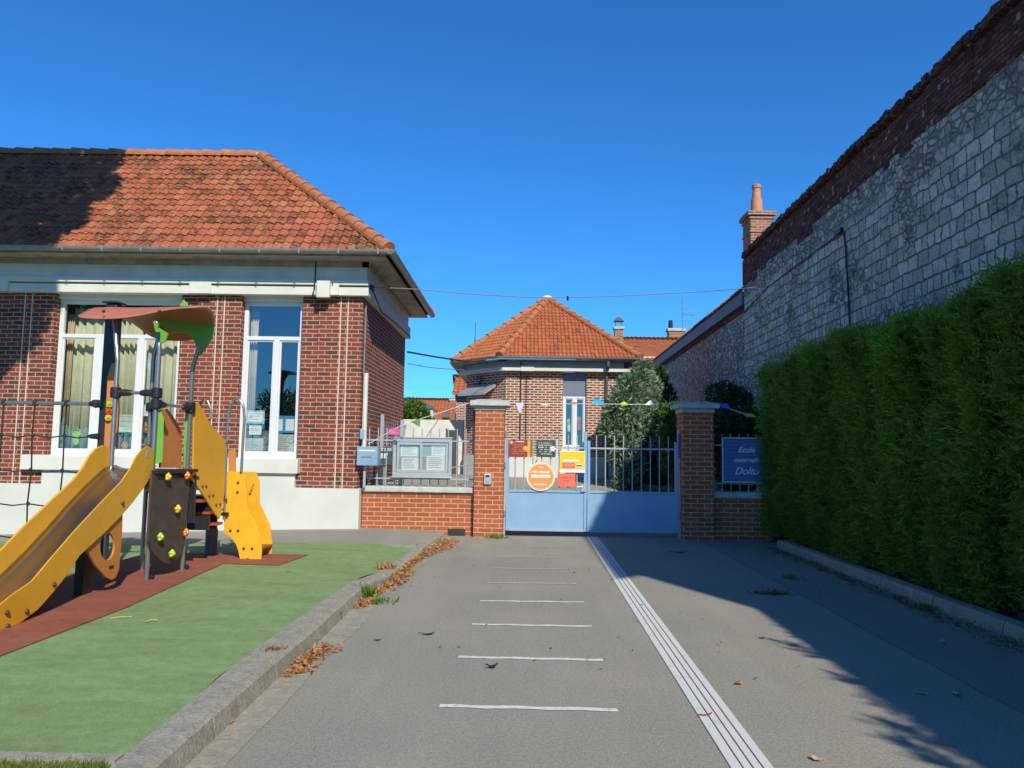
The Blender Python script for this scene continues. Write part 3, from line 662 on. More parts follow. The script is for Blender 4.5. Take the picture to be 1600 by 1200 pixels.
wpaper(389,665,409,679, m_paper, 'white notice in a dark teal frame, left light of the narrow window', 'notice', lines=4, border=m_teal)
wpaper(381,685,412,704, m_news, 'grey printed notice at the bottom left of the narrow window', 'notice', lines=5)
b_ = wpaper(428,650,462,676, m_cyan, 'bright blue card holding two white pages in the narrow window', 'notice')
for q0, q1 in ((429,442),(446,461)):
    p, q = onY(q0,673,yp-.006), onY(q1,655,yp-.006); oo = MB().box(p.x,q.x,yp-.012,yp-.006,p.z,q.z).build('page', m_paper, b_); oo.location = -b_.location
wpaper(424,679,461,706, m_news, 'large grey notice at the bottom right of the narrow window', 'notice', lines=7)
yq = Yf+.29
def deco(px, py, r, mat, label, kind):
    c = onY(px, py, yq); rt_ = thing('window_decoration', label, 'decoration', 'cut-out decorations on the wide window', c)
    b = MB(); 
    if kind == 'flower':
        for k in range(6):
            a = k*math.pi/3; b.ball((r*.6*math.cos(a), 0, r*.6*math.sin(a)), r*.42, 8, (1,.12,1))
        b.build('petals', mat, rt_); MB().ball((0,-.008,0), r*.3, 8, (1,.3,1)).build('centre', m_hy, rt_)
    elif kind == 'figure':
        b.ball((0,0,r*.4), r*.55, 10, (1,.1,.8)); b.ball((0,0,-r*.5), r*.5, 10, (.9,.1,1.3)); b.ball((-r*.35,0,r*.9), r*.2, 8, (1,.2,1)); b.ball((r*.35,0,r*.9), r*.2, 8, (1,.2,1)); b.build('cutout', mat, rt_)
        [MB().ball((sx_*r*.35,-.02,r*.95), r*.1, 6).build('eye', m_black, rt_) for sx_ in (-1,1)]
    else:
        for k in range(7):
            a = rnd.uniform(0,6.28); b.ball((r*.6*math.cos(a),0,r*.7*math.sin(a)), r*.3, 7, (1,.15,1))
        b.build('cutout', mat, rt_)
deco(119,683,.13, m_hg, 'lime green cut-out creature with two eyes, left light of the wide window', 'figure')
deco(93,690,.12, simple('olive_card', (.16,.2,.05,1)), 'dark olive leafy cut-out at the lower left of the wide window', 'leaf')
deco(195,696,.07, simple('pink_card', (.5,.16,.11,1)), 'small pink flower cut-out low in the middle light', 'flower')
deco(228,671,.07, simple('rust_card', (.3,.12,.05,1)), 'brown flower cut-out in the right light of the wide window', 'flower')
deco(226,690,.09, simple('grey_card', (.25,.22,.2,1)), 'greyish round cut-out below the brown flower', 'leaf')
q0, q1 = onY(184,675,yq), onY(210,648,yq); sheet_of('window_notice', q0.x, q1.x, q0.z, q1.z, yq, simple('pale_green_sheet', (.55,.62,.5,1)), 'pale green sheet stuck in the middle light of the wide window', 'notice', lines=3)
q0, q1 = onY(224,650,yq), onY(236,633,yq); sheet_of('window_notice', q0.x, q1.x, q0.z, q1.z, yq, m_paper, 'small white sheet stuck in the right light beside the steel post', 'notice', lines=3)
# ================================================================== GATE, PILLARS, LOW WALLS
def pillar(x0, x1, y0, y1, zt, label, mat):
    r = thing('gate_pillar', label, 'pillar', 'brick pillars of the gateway', ((x0+x1)/2, (y0+y1)/2, 0)); c = Vector(((x0+x1)/2, (y0+y1)/2, 0))
    def loc(o): o.parent = r; o.location = -c; return o
    loc(MB().box(x0,x1,y0,y1,-.05,zt).build('shaft', mat))
    loc(MB().box(x0-.02,x1+.02,y0-.02,y1+.02,zt,zt+.075).build('cap_neck', m_cap, bevel=.01))
    b = MB(); z = zt+.075; o = .095
    b.box(x0-o,x1+o,y0-o,y1+o,z,z+.085); vs = [(x0-o,y0-o,z+.0851),(x1+o,y0-o,z+.0851),(x1+o,y1+o,z+.0851),(x0-o,y1+o,z+.0851),(x0+.06,y0+.06,z+.12),(x1-.06,y0+.06,z+.12),(x1-.06,y1-.06,z+.12),(x0+.06,y1-.06,z+.12)]
    b.add(vs, [(0,1,5,4),(1,2,6,5),(2,3,7,6),(3,0,4,7),(4,5,6,7)])
    loc(b.build('cap', m_cap, bevel=.008)); return r
PY0 = 13.55
pillar(-.82, -.31, PY0, PY0+.52, 2.21, 'sunlit orange brick pillar with the grey intercom, left of the gate', m_brick_or)
pillar(2.82, 3.36, PY0, PY0+.52, 2.22, 'shaded brick pillar between the gate and the hedge', m_brick_or)
def low_wall(x0, x1, label, zc):
    c = Vector(((x0+x1)/2, PY0+.3, 0)); r = thing('low_wall', label, 'wall', None, c)
    def loc(o): o.parent = r; o.location = -c; return o
    loc(MB().box(x0,x1,PY0+.14,PY0+.46,-.05,zc).build('brickwork', m_brick_or))
    loc(MB().box(x0,x1,PY0+.08,PY0+.52,zc,zc+.10).build('coping', m_cap, bevel=.02)); return r
low_wall(-2.80, -.825, 'low orange brick wall with pale coping below the notice case', .745)
low_wall(3.365, 5.5, 'shaded low brick wall with coping running behind the hedge', .73)
tag(MB().box(-1.27,-.97,PY0+.125,PY0+.137,-.01,.12).build('drain_mouth', m_dark), 'thin plate painted dark as the shaded drain opening in the low wall', 'drain')  # dark plate on the brick; the recess shade is in its colour

def leaf_gate(x0, x1, zb, label, barx, latch):
    Y = 13.78; c = Vector(((x0+x1)/2, Y, .1)); r = thing('gate_leaf', label, 'gate', 'leaves of the blue school gate', c)
    def loc(o): o.parent = r; o.location = -c; return o
    loc(MB().box(x0+.05,x1-.05,Y-.006,Y+.006,zb+.03,.79).build('panel', m_gate))
    b = MB(); b.box(x0,x0+.05,Y-.025,Y+.025,zb,1.86 if latch < 0 else 1.70); b.box(x1-.05,x1,Y-.025,Y+.025,zb,1.86 if latch > 0 else 1.70)
    b.box(x0+.05,x1-.05,Y-.022,Y+.022,.775,.815); b.box(x0+.05,x1-.05,Y-.02,Y+.02,zb-.005,zb+.035)
    loc(b.build('frame', m_gate, bevel=.004))
    loc(MB().box(x0+.05,x1-.05,Y-.012,Y+.012,1.555,1.585).build('rail', m_bar))
    for x in barx:
        loc(MB().tube([(x,Y,.815),(x,Y,1.80)], [.011,.011], 7).build('bar', m_bar, smooth=True))
    if latch:
        xx = x1-.03 if latch > 0 else x0+.03
        m = MB(); m.box(xx-.07,xx+.02,Y-.05,Y-.026,.80,.93); m.tube([(xx-.05,Y-.05,.89),(xx-.05,Y-.09,.89),(xx-.14,Y-.09,.885)], .009, 6); loc(m.build('latch', m_alu))
    return r
leaf_gate(-.265, 1.165, .10, 'sunlit left leaf of the pale blue gate carrying the signs', [-.265+.157*k for k in range(1,9)], 1)
leaf_gate(1.175, 2.775, .10, 'right leaf of the blue gate, mostly in shade and without signs', [1.175+.160*k for k in range(1,10)], 0)
for x, lab in ((-.29,'slim grey hinge post between the gate and the sunlit pillar'), (2.80,'slim hinge post with a blue flag end at the shaded pillar')):
    b = MB(); b.box(x-.012,x+.018,13.75,13.83,.0,1.9); o = b.build('hinge_post', m_bar); tag(o, lab, 'post')
    for z in (.35,1.2,1.75): MB().lathe((x,13.74,z),[(.02,0),(.02,.1)],8).build('hinge', m_zinc, o)
tag(MB().box(2.775,2.80,13.70,13.72,1.42,1.85).build('blue_ribbon', simple('ink_blue_cloth', (.06,.08,.42,1))), 'blue ribbon hanging at the right hinge post', 'ribbon')
def railing(x0, x1, zt, step, label, zr=(1.66,.98)):
    Y = PY0+.30; c = Vector(((x0+x1)/2, Y, .84)); r = thing('railing', label, 'railing', 'railings on the low walls', c)
    def loc(o): o.parent = r; o.location = -c; return o
    for z in zr: loc(MB().box(x0,x1,Y-.012,Y+.012,z-.012,z+.012).build('rail', m_bar))
    n = int((x1-x0)/step)
    for i in range(n+1):
        x = x0+.06+i*step; loc(MB().tube([(x,Y,.83),(x,Y,zt)], .010, 7).build('bar', m_bar, smooth=True))
railing(-2.80, -.83, 1.88, .158, 'grey bar railing on the sunlit low wall, behind the notice case')
railing(3.37, 5.3, 1.86, .155, 'grey bar railing on the shaded low wall, behind the blue name sign')

# notice case
Yn = PY0+.16; nx0, nx1, nz0, nz1 = -2.285, -1.235, 1.02, 1.70
NC = thing('notice_case', 'grey aluminium notice case with two glass doors on the railing', 'notice board', None, ((nx0+nx1)/2, Yn, nz0)); _c = NC.location.copy()
def nl(o): o.parent = NC; o.location = -_c; return o
f = MB(); f.box(nx0,nx1,Yn-.02,Yn+.05,nz1-.07,nz1); f.box(nx0,nx1,Yn-.02,Yn+.05,nz0,nz0+.07); f.box(nx0,nx0+.06,Yn-.02,Yn+.05,nz0+.07,nz1-.07); f.box(nx1-.06,nx1,Yn-.02,Yn+.05,nz0+.07,nz1-.07)
f.box(nx0-.012,nx1+.012,Yn-.035,Yn+.05,nz1,nz1+.02); f.box(nx0-.01,nx1+.01,Yn-.03,Yn+.05,nz0-.02,nz0); nl(f.build('frame', m_alu, bevel=.005))
nl(MB().box(nx0+.06,nx1-.06,Yn+.035,Yn+.048,nz0+.07,nz1-.07).build('back_board', simple('green_grey_felt', (.30,.37,.34,1), .95)))
xm = (nx0+nx1)/2-.02
for a0, a1, yo in ((nx0+.07, xm+.02, -.018), (xm-.02, nx1-.07, .0)):
    d = MB(); w = .045; d.box(a0,a0+w,Yn+yo,Yn+yo+.014,nz0+.075,nz1-.075); d.box(a1-w,a1,Yn+yo,Yn+yo+.014,nz0+.075,nz1-.075); d.box(a0+w,a1-w,Yn+yo,Yn+yo+.014,nz1-.12,nz1-.075); d.box(a0+w,a1-w,Yn+yo,Yn+yo+.014,nz0+.075,nz0+.12)
    do = nl(d.build('sliding_door', m_alu, bevel=.003)); p = MB().quad((a0+w-.005,Yn+yo+.008,nz0+.11),(a1-w+.005,Yn+yo+.008,nz0+.11),(a1-w+.005,Yn+yo+.008,nz1-.11),(a0+w-.005,Yn+yo+.008,nz1-.11)).build('pane', m_glass, do)
for px0, py0, px1, py1, lab in ((626,697,653,713,'upper white page in the left door of the notice case'), (627,715,654,734,'lower white page in the left door of the notice case'),
                                (674,695,696,712,'upper white page in the right door of the notice case'), (666,713,696,735,'lower pale page in the right door of the notice case')):
    p, q = onY(px0, py1, Yn+.03), onY(px1, py0, Yn+.03)
    sheet_of('posted_page', p.x, q.x, p.z, q.z, Yn+.033, m_paper, lab, 'notice', lines=6, group='pages in the notice case')

# letter box, keypad, meter boxes and mesh gate beside the school corner
p, q = onY(560,727,PY0+.05), onY(593,698,PY0+.05)
LB = thing('letter_box', 'pale blue letter box with a name strip at the school corner', 'letter box', None, ((p.x+q.x)/2, PY0+.05, p.z)); c = LB.location.copy()
b = MB(); b.box(p.x,q.x,PY0-.12,PY0+.2,p.z,q.z); o = b.build('box', m_bluep, LB, bevel=.01); o.location = -c
b = MB(); b.box(p.x+.04,q.x-.04,PY0-.126,PY0-.121,q.z-.085,q.z-.06); o = b.build('name_strip', m_paper, LB); o.location = -c
b = MB(); b.box(p.x+.08,q.x-.1,PY0-.128,PY0-.121,q.z-.19,q.z-.165); o = b.build('slot', simple('slate_blue', (.15,.25,.36,1)), LB); o.location = -c
b = MB(); b.box(p.x+.1,p.x+.14,PY0+.0,PY0+.04,.82,p.z); o = b.build('stem', m_bar, LB); o.location = -c
b = MB(); b.box(p.x+.02,p.x+.10,PY0-.045,PY0-.002,1.66,1.85); o = b.build('bell_box', m_bluep, None, bevel=.02); tag(o, 'small rounded pale blue box fixed on the brick above the letter box', 'bell box')
cx = onY(762,748,PY0)
IC = thing('intercom', 'grey intercom panel with a dark lens on the sunlit pillar', 'intercom', None, (cx.x, PY0, cx.z-.1))
MB().box(-.068,.068,-.045,.002,0,.19).build('housing', m_alu, IC, bevel=.012); MB().box(-.035,.03,-.049,-.044,.13,.165).build('lens', m_black, IC); MB().box(-.03,.03,-.049,-.044,.04,.055).build('button', m_zinc, IC)
Ym = 14.5; p, q = onY(596,712,Ym), onY(629,648,Ym)
MG = thing('mesh_gate', 'narrow grey wire mesh gate leaning behind the letter box', 'gate', None, (p.x, Ym, .2)); c = MG.location.copy()
b = MB()
for x in (p.x, q.x): b.box(x-.03,x+.03,Ym-.03,Ym+.03,.1,(q.z if x == p.x else q.z-.1))
o = b.build('post', m_alu, MG); o.location = -c
b = MB()
for i in range(26): z = .45+i*(q.z-.65)/26; b.tube([(p.x,Ym,z),(q.x,Ym,z-.02)], .007, 5)
for i in range(1,9): x = p.x+(q.x-p.x)*i/9; b.tube([(x,Ym+.006,.42),(x,Ym+.006,q.z-.12)], .004, 5)
o = b.build('wire_mesh', m_zinc, MG); o.location = -c
p, q = onY(594,726,14.1), onY(614,703,14.1)
MX = thing('meter_box', 'cream meter box standing between the letter box and notice case', 'meter box', None, ((p.x+q.x)/2, 14.1, .1)); c = MX.location.copy()
b = MB(); b.box(p.x,q.x,14.1,14.35,p.z,q.z); b.box(p.x-.015,q.x+.015,14.085,14.36,q.z,q.z+.025); o = b.build('cabinet', m_cream, MX, bevel=.008); o.location = -c
b = MB(); b.box(p.x+.05,p.x+.1,14.15,14.25,.1,p.z); o = b.build('leg', m_zinc, MX); o.location = -c
for px, w, h, y0, lab in ((569,.24,.72,14.05,'dark bin in the corner beneath the letter box'),):
    p = onY(px, 745, y0); r = thing('refuse_bin', lab, 'bin', None, (p.x, y0, .02)); MB().lathe((0,0,0),[(w*.4,0),(w*.5,h),(w*.55,h+.02),(w*.52,h+.06),(.02,h+.1)],14).build('drum', m_black, r, smooth=True)

# signs on the gate
Ys = 13.765
def gsign(name, px0, py0, px1, py1, mat, label, cat='sign', bevel=0):
    p, q = onY(px0, py1, Ys), onY(px1, py0, Ys)
    r = thing(name, label, cat, 'signs on the gate', ((p.x+q.x)/2, Ys-.03, p.z)); w = (q.x-p.x)/2; h = q.z-p.z
    MB().box(-w,w,-.004,.004,0,h).build('board', mat, r, bevel=bevel); return r, w, h
def bars(r, mat, items, name='print', dy=.0):
    b = MB()
    for x0, x1, z0, z1 in items: b.box(x0,x1,-.007-dy,-.0045-dy,z0,z1)
    return b.build(name, mat, r)
def squiggle(x0, x1, z, h, n, amp=.35, seed=1):
    r2 = random.Random(seed); out = []; x = x0
    while x < x1:
        w = r2.uniform(.006,.022); 
        if r2.random() < .82: out.append((x, min(x+w,x1), z+h*r2.uniform(0,amp*.5), z+h*r2.uniform(.7,1)))
        x += w+r2.uniform(.003,.007)
    return out
m_crim = simple('crimson_print', (.30,.035,.028,1), .6, .25, 9, dirt=(.09,.03,.025,1), dscale=7); m_cork = simple('golden_print', (.62,.40,.06,1), .6, .15, 15); m_pine = simple('dark_green_board', (.045,.075,.05,1), .7, .25, 9)
m_chalk = simple('chalk_print', (.60,.62,.58,1), .8, .1, 20); m_wht = simple('white_print', (.82,.80,.74,1), .6, .03, 9)
m_sor = simple('orange_print', (.85,.30,.075,1), .5, .05, 9); m_syl = simple('yellow_print', (.86,.56,.02,1), .5, .04, 9); m_spk = simple('coral_print', (.80,.16,.10,1), .6, .05, 9)
r, w, h = gsign('school_banner', 795,688,831,714, m_crim, 'dark red illustrated banner with a golden right edge on the gate')
bars(r, m_cork, [(w*.62,w*.88,.0,h)], 'golden_band'); it = []
for k in range(6): it += squiggle(-w*.75, w*.35, h*(.82-.13*k), h*.06, 10, seed=k)
bars(r, simple('pale_red_print', (.55,.22,.16,1)), it); bars(r, m_wht, [(-w*.4,w*.3,h*.90,h*.94)], 'heading'); b = MB(); b.ball((-w*.8,-.006,h*.85),.035,8,(1,.15,1)); b.ball((w*.45,-.006,h*.5),.05,8,(1,.15,1)); b.ball((w*.62,-.006,h*.42),.03,8,(1,.15,1.4)); b.build('motif', m_cork, r)
r, w, h = gsign('school_banner', 838,688,868,714, m_pine, 'dark green lettered banner with a white flower on the gate'); it = []
for k in range(6): it += squiggle(-w*.8, w*.6, h*(.80-.13*k), h*.07, 10, seed=20+k)
bars(r, m_chalk, it); b = MB()
for k in range(5): b.ball((w*.72+.03*math.cos(k*1.26),-.007,h*.5+.03*math.sin(k*1.26)),.024,7,(1,.15,1))
b.build('motif', m_wht, r)
b = MB(); b.box(w*1.05,w*1.25,-.003,.003,-.02,h+.01); b.build('edge_strip', simple('pale_blue_card', (.5,.58,.72,1)), r)
# round orange sign
cc = onY(845,744.5,Ys-.02); RS = thing('round_sign', 'round orange sign with white bars and a cream rim on the gate', 'sign', 'signs on the gate', (cc.x, Ys-.03, cc.z-.255))
def disc(r, y0, y1, n=40):
    b = MB(); b.slab([(r*math.cos(2*math.pi*k/n), y0, .255+r*math.sin(2*math.pi*k/n)) for k in range(n)], (0,y1-y0,0)); return b
disc(.255,-.003,.006).build('plate', simple('cream_rim', (.80,.70,.52,1)), RS); disc(.232,-.006,-.003).build('ring', simple('pale_orange_rim', (.82,.52,.28,1)), RS); disc(.214,-.009,-.006).build('face', m_sor, RS)
bars(RS, m_wht, [(-.17,.17,.235,.285)], 'white_bar', .004)
bars(RS, m_wht, squiggle(-.165,.165,.31,.055,10,seed=4)+squiggle(-.05,.05,.41,.02,6,seed=5)+[(-.11,.11,.105,.125)], 'lettering', .004)
bars(RS, simple('grey_lettering', (.5,.45,.4,1)), squiggle(-.10,.12,.25,.018,10,seed=6), 'small_lettering', .006)
r, w, h = gsign('poster', 874,705,914,738, m_wht, 'yellow poster with a coral panel and white strip on the gate')
bars(r, m_syl, [(-w*.97,w*.97,h*.16,h*.97)], 'yellow_field', .001); bars(r, m_wht, [(-w*.72,w*.55,h*.52,h*.60)], 'white_strip', .004); bars(r, m_spk, [(-w*.78,w*.2,h*.2,h*.46)], 'coral_panel', .004)
bars(r, m_wht, squiggle(-w*.7,w*.1,h*.47,h*.035,9,seed=8)+squiggle(-w*.5,w*.1,h*.33,h*.03,9,seed=9), 'lettering', .0065)
b = MB(); b.ball((w*.55,-.011,h*.32),.05,10,(1.1,.05,.7)); b.build('emblem', m_wht, r); bars(r, simple('navy_print', (.05,.08,.2,1)), [(w*.35,w*.75,h*.30,h*.36)], 'emblem_band', .0105)
r, w, h = gsign('coral_card', 871,740,899,760, m_spk, 'plain coral red card tied under the yellow poster', 'notice', .006)
bars(r, simple('dark_coral', (.5,.06,.04,1)), squiggle(-w*.7,w*.6,h*.66,h*.05,9,seed=12)+squiggle(-w*.4,w*.3,h*.42,h*.05,9,seed=13), 'lettering', .002)
b = MB(); pp = onY(838,718,Ys-.01); b.quad((pp.x-.02,Ys-.02,pp.z-.06),(pp.x+.0,Ys-.02,pp.z-.06),(pp.x+.025,Ys-.02,pp.z+.05)); b.slab([(pp.x-.02,Ys-.025,pp.z-.06),(pp.x,Ys-.025,pp.z-.06),(pp.x+.025,Ys-.025,pp.z+.05)], (0,.004,0)); tag(b.build('dark_tag', m_black), 'small dark tag between the green banner and the round sign', 'tag')
# name sign of the school
p, q = onY(1130,752,PY0+.22), onY(1206,686,PY0+.22); w = (q.x-p.x); h = q.z-p.z
NS = thing('name_sign', 'blue slatted sign with white script École maternelle Dolto on the railing', 'sign', None, ((p.x+q.x)/2, PY0+.20, p.z)); hw = w/2
m_sb = simple('sign_blue', (.06,.11,.33,1), .45, .06, 9); m_sb2 = simple('sign_line_blue', (.24,.33,.58,1), .5, .06, 9); m_sl = simple('sign_white', (.78,.80,.82,1), .6, .03, 9)
MB().box(-hw,hw,0,.02,0,h).build('board', m_sb, NS); b = MB(); t = .017
b.box(-hw-t,-hw,-.012,.022,-t,h+t); b.box(hw,hw+t,-.012,.022,-t,h+t); b.box(-hw,hw,-.012,.022,h,h+t); b.box(-hw,hw,-.012,.022,-t,0); b.build('border', m_sl, NS)
b = MB()
for i in range(30): z = .02+i*(h-.03)/30; b.box(-hw+.02,hw-.02,-.003,-.0005,z,z+.007)
b.build('slats', m_sb2, NS)
for tx, z, sz, sx in (('École', h*.68, .135, 1.0), ('maternelle', h*.46, .105, 1.0), ('Dolto', h*.17, .175, 1.0)):
    add_text('lettering', tx, sz, m_sl, (-.03, -.006, z), NS, .38, .0025, sx)

# bunting across the gateway
BU = thing('bunting', 'string of coloured pennants slung across the gateway from school to hedge', 'bunting', None, (1.0, 13.5, 2.2)); c = BU.location.copy()
def P_(x, y, Y=13.5): return onY(x, y, Y)
path = [P_(575,694), P_(617,670), P_(640,660), P_(690,644), P_(738,628), P_(795,629), P_(860,631), P_(930,631), P_(1000,632), P_(1056,630), P_(1125,634), P_(1150,642), P_(1180,652)]
b = MB(); b.tube(path, .0055, 5); o = b.build('cord', simple('white_cord', (.75,.74,.72,1)), BU); o.location = -c
def pennant(px, py, col, pts, nm):
    q = P_(px, py, 13.49); b = MB(); k = 1/1202*13.5
    v = [(q.x+dx*k, 13.49+.012*math.sin(i*2.1), q.z-dy*k) for i, (dx, dy) in enumerate(pts)]
    b.add(v, [tuple(range(len(v)))]); o = b.build('pennant', simple(nm, col, .7, .06, 6), BU); o.location = -c; sm = o.modifiers.new('t','SOLIDIFY'); sm.thickness = .003; return o
pennant(617,671,(.72,.10,.36,1),[(-10,2),(-7,-1),(8,0),(9,8),(2,9),(-8,7)],'pink_cloth')
pennant(645,659,(.10,.22,.06,1),[(-4,0),(12,-5),(11,8)],'green_cloth')
pennant(632,664,(.18,.2,.2,1),[(-5,2),(3,-1),(2,7)],'grey_cloth')
pennant(812,629,(.62,.55,.72,1),[(-7,0),(7,0),(1,18)],'lavender_cloth')
pennant(851,631,(.55,.50,.22,1),[(-8,0),(8,0),(3,3),(-4,3)],'straw_cloth')
pennant(896,631,(.75,.28,.05,1),[(-8,1),(-2,-3),(3,-3),(8,1)],'orange_cloth')
pennant(935,632,(.02,.42,.78,1),[(-10,0),(-7,-6),(-5,-11),(2,-9),(9,-2),(10,0)],'sky_blue_cloth')
pennant(975,632,(.50,.56,.03,1),[(-8,0),(0,-5),(8,0),(1,2)],'yellow_green_cloth')
pennant(1016,632,(.75,.75,.77,1),[(-9,1),(0,-7),(8,1)],'white_cloth')
pennant(1056,630,(.12,.58,.05,1),[(-9,1),(-6,-3),(1,-4),(9,0),(3,2)],'bright_green_cloth')
pennant(1133,634,(.02,.10,.60,1),[(-8,-3),(3,-4),(9,5),(-6,3)],'deep_blue_cloth')
pennant(1171,648,(.36,.50,.08,1),[(-10,-2),(4,-2),(10,3),(-6,3)],'lime_cloth')

# overhead cables
def cable(name, pts, r, mat, label):
    P = [Vector(p) for p in pts]; out = []
    for i in range(len(P)-1):
        p0, p1, p2, p3 = P[max(i-1,0)], P[i], P[i+1], P[min(i+2,len(P)-1)]
        for k in range(8):
            t = k/8; out.append(.5*((2*p1)+(p2-p0)*t+(2*p0-5*p1+4*p2-p3)*t*t+(3*p1-p0-3*p2+p3)*t**3))
    out.append(P[-1]); b = MB(); b.tube(out, r, 5); return tag(b.build(name, mat, uv=False), label, 'cable', 'overhead cables')
WX = lambda Y: 5.5+.0184*(Y-12)
A = Vector((Xc+.15,Yf+.1,4.40)); w_ = onX(1285,440,WX(15)-.02)
cable('overhead_cable', [A, onY(650,452,13.9), onY(760,461,14.4), onY(887,465,14.8), onY(1090,456,15), w_], .009, m_wireg, 'thin grey cable sagging from the school corner to the stone wall')
b = MB(); q = onY(887,468,14.8); b.tube([(q.x,q.y,q.z+.07),(q.x,q.y,q.z-.02)], .022, 6); tag(b.build('cable_clip', m_black), 'small black clip hanging midway on the thin overhead cable', 'clip')
cable('overhead_cable', [onY(637,550,18.5), onY(690,559,20.2), onY(740,565,21.8), onY(793,563,22.9)], .024, m_wire, 'thick dark cable from the school to the pavilion eaves')
cable('overhead_cable', [onY(637,568,18.5), onY(680,575,21), onY(730,578,24)], .011, m_wireg, 'thin lower cable from the school towards the pavilion')
def wx(px, py): 
    p = onX(px, py, 5.5)
    for _ in range(3): p = onX(px, py, WX(p.y)-.03)
    return p
cable('wall_cable', [wx(1160,490), wx(1203,447), wx(1260,404), wx(1312,366), wx(1319,370), wx(1322,400), wx(1325,450), wx(1329,530)], .017, m_wire, 'black cable clipped to the stone wall, bending down into the hedge')
b = MB(); q = wx(1312,363); b.box(q.x-.05,q.x+.03,q.y-.14,q.y+.12,q.z-.03,q.z+.05); tag(b.build('cable_bracket', m_black), 'black cable bracket high on the stone wall', 'bracket')
# ================================================================== PAVILION (centre, beyond the gate)
PV = thing('pavilion', 'small brick pavilion with a faceted orange tile roof behind the gate', 'building')
Yp = 23.0; A0 = Vector((-.50, Yp, 0)); A1 = Vector((-1.77, Yp+1.3, 0)); A2 = Vector((-1.77, 29, 0)); B0 = Vector((3.02, Yp, 0)); B2 = Vector((3.02, 29, 0))
zb, zp, zt2, ze2 = .6, 1.40, 3.92, 4.24
def ring_wall(b, pts, z0, z1, closed=False):
    for p, q in zip(pts, pts[1:]): b.add([(p.x,p.y,z0),(q.x,q.y,z0),(q.x,q.y,z1),(p.x,p.y,z1)], [(0,1,2,3)])
def off(pts, d):
    """push an outline outwards (outline runs left to right seen from outside)"""
    out = []
    for i, p in enumerate(pts):
        ns = []
        for a_, c_2 in ((i-1,i),(i,i+1)):
            if a_ >= 0 and c_2 < len(pts):
                e = (pts[c_2]-pts[a_]).normalized(); ns.append(Vector((e.y,-e.x,0)))
        m = sum(ns, Vector((0,0,0))).normalized(); k = d/max(.3, m.dot(ns[0])); out.append(p+m*k)
    return out
prof = [A2, A1, A0, B0, B2]
wx0, wx1 = 1.22, 1.92
b = MB(); ring_wall(b, [A2, A1, A0, Vector((wx0,Yp,0))], zp, zt2); ring_wall(b, [Vector((wx1,Yp,0)), B0, B2], zp, zt2)
for x in (wx0, wx1): b.add([(x,Yp,1.62),(x,Yp+.2,1.62),(x,Yp+.2,zt2),(x,Yp,zt2)], [(0,1,2,3)])
b.build('wall', m_brick_pav, PV)
b = MB(); ring_wall(b, off(prof, .05), zb-.6, zp); o_ = off(prof,.05); b.add([(p.x,p.y,zp) for p in o_]+[(p.x,p.y,zp) for p in prof], [(i,i+1,5+i+1,5+i) for i in range(4)]); b.build('plinth', m_plinth, PV)
b = MB(); ring_wall(b, off(prof, .24), zt2, zt2+.11); u_ = off(prof,.24); b.add([(p.x,p.y,zt2) for p in u_]+[(p.x,p.y,zt2) for p in prof], [(5+i,5+i+1,i+1,i) for i in range(4)]); b.add([(p.x,p.y,zt2+.11) for p in u_]+[(p.x,p.y,zt2+.11) for p in prof], [(i,i+1,5+i+1,5+i) for i in range(4)])
b.box(-.05,.35,Yp-.26,Yp-.1,zt2-.01,zt2+.15); b.build('lintel_band', m_white, PV)
b = MB(); ring_wall(b, off(prof, .02), zt2+.11, ze2); b.build('frieze', m_frieze, PV)
ep = off(prof, .43); b = MB(); b.add([(p.x,p.y,ze2) for p in ep]+[(p.x,p.y,ze2-.02) for p in prof], [(5+i,5+i+1,i+1,i) for i in range(4)]); b.build('soffit', m_soffit, PV)
g = MB()
for p, q in zip(off(prof,.49), off(prof,.49)[1:]): gutter(g, (p.x,p.y,ze2+.07), (q.x,q.y,ze2+.07), .065)
g.build('gutter', m_zinc, PV, smooth=True)
ap = onY(855,467,25.9); ap = Vector((ap.x, 25.9, ap.z)); apb = Vector((ap.x, 30, ap.z)); zE2 = ze2+.10; hp = MB()
inner = Vector((ap.x, 27, 0))
for i in range(4):
    p, q = ep[i].copy(), ep[i+1].copy(); p.z = q.z = zE2; e = (q-p).normalized(); nrm = Vector((-e.y, e.x, 0)); t = ap-p; d = t.dot(nrm); upv = nrm*d+Vector((0,0,ap.z-zE2))
    ext = 2.0; cl = []
    if i > 0: cl.append(vplane((p.x,p.y,0),(ap.x,ap.y,0),(p+q)/2))
    if i < 3: cl.append(vplane((q.x,q.y,0),(ap.x,ap.y,0),(p+q)/2))
    if i in (0,3): cl.append((Vector((0,30.5,0)), Vector((0,1,0))))
    m_, fr = tile_slope(p-e*(.3 if i else 0), q+e*(.3 if i < 3 else 0), upv, upv.length+.03, .12, .23, cl, .016, .02, 6)
    o = m_.build('roof', m_tile2, PV); roof_uv(o, fr)
    if i > 0: half_rounds(hp, (p.x,p.y,zE2+.04), (ap.x,ap.y,ap.z+.03), .11, .36)
half_rounds(hp, ap+Vector((0,0,.03)), apb+Vector((0,0,.03)), .11, .36); hp.build('ridge_tiles', m_ridge, PV)
b = MB(); b.lathe((ap.x,ap.y,ap.z-.02), [(.2,0),(.17,.08),(.08,.13),(.02,.14)], 12); b.build('ridge_cap', m_white, PV)
window(PV, wx0, wx1, 1.62, 3.20, Yp+.08, None, [((wx0+wx1)/2,.10)], .07)
b = MB(); b.box(wx0,wx1,Yp+.07,Yp+.10,3.20,zt2); b.build('shutter_panel', simple('grey_blue_panel', (.17,.20,.27,1), .4, .08, 3), PV)
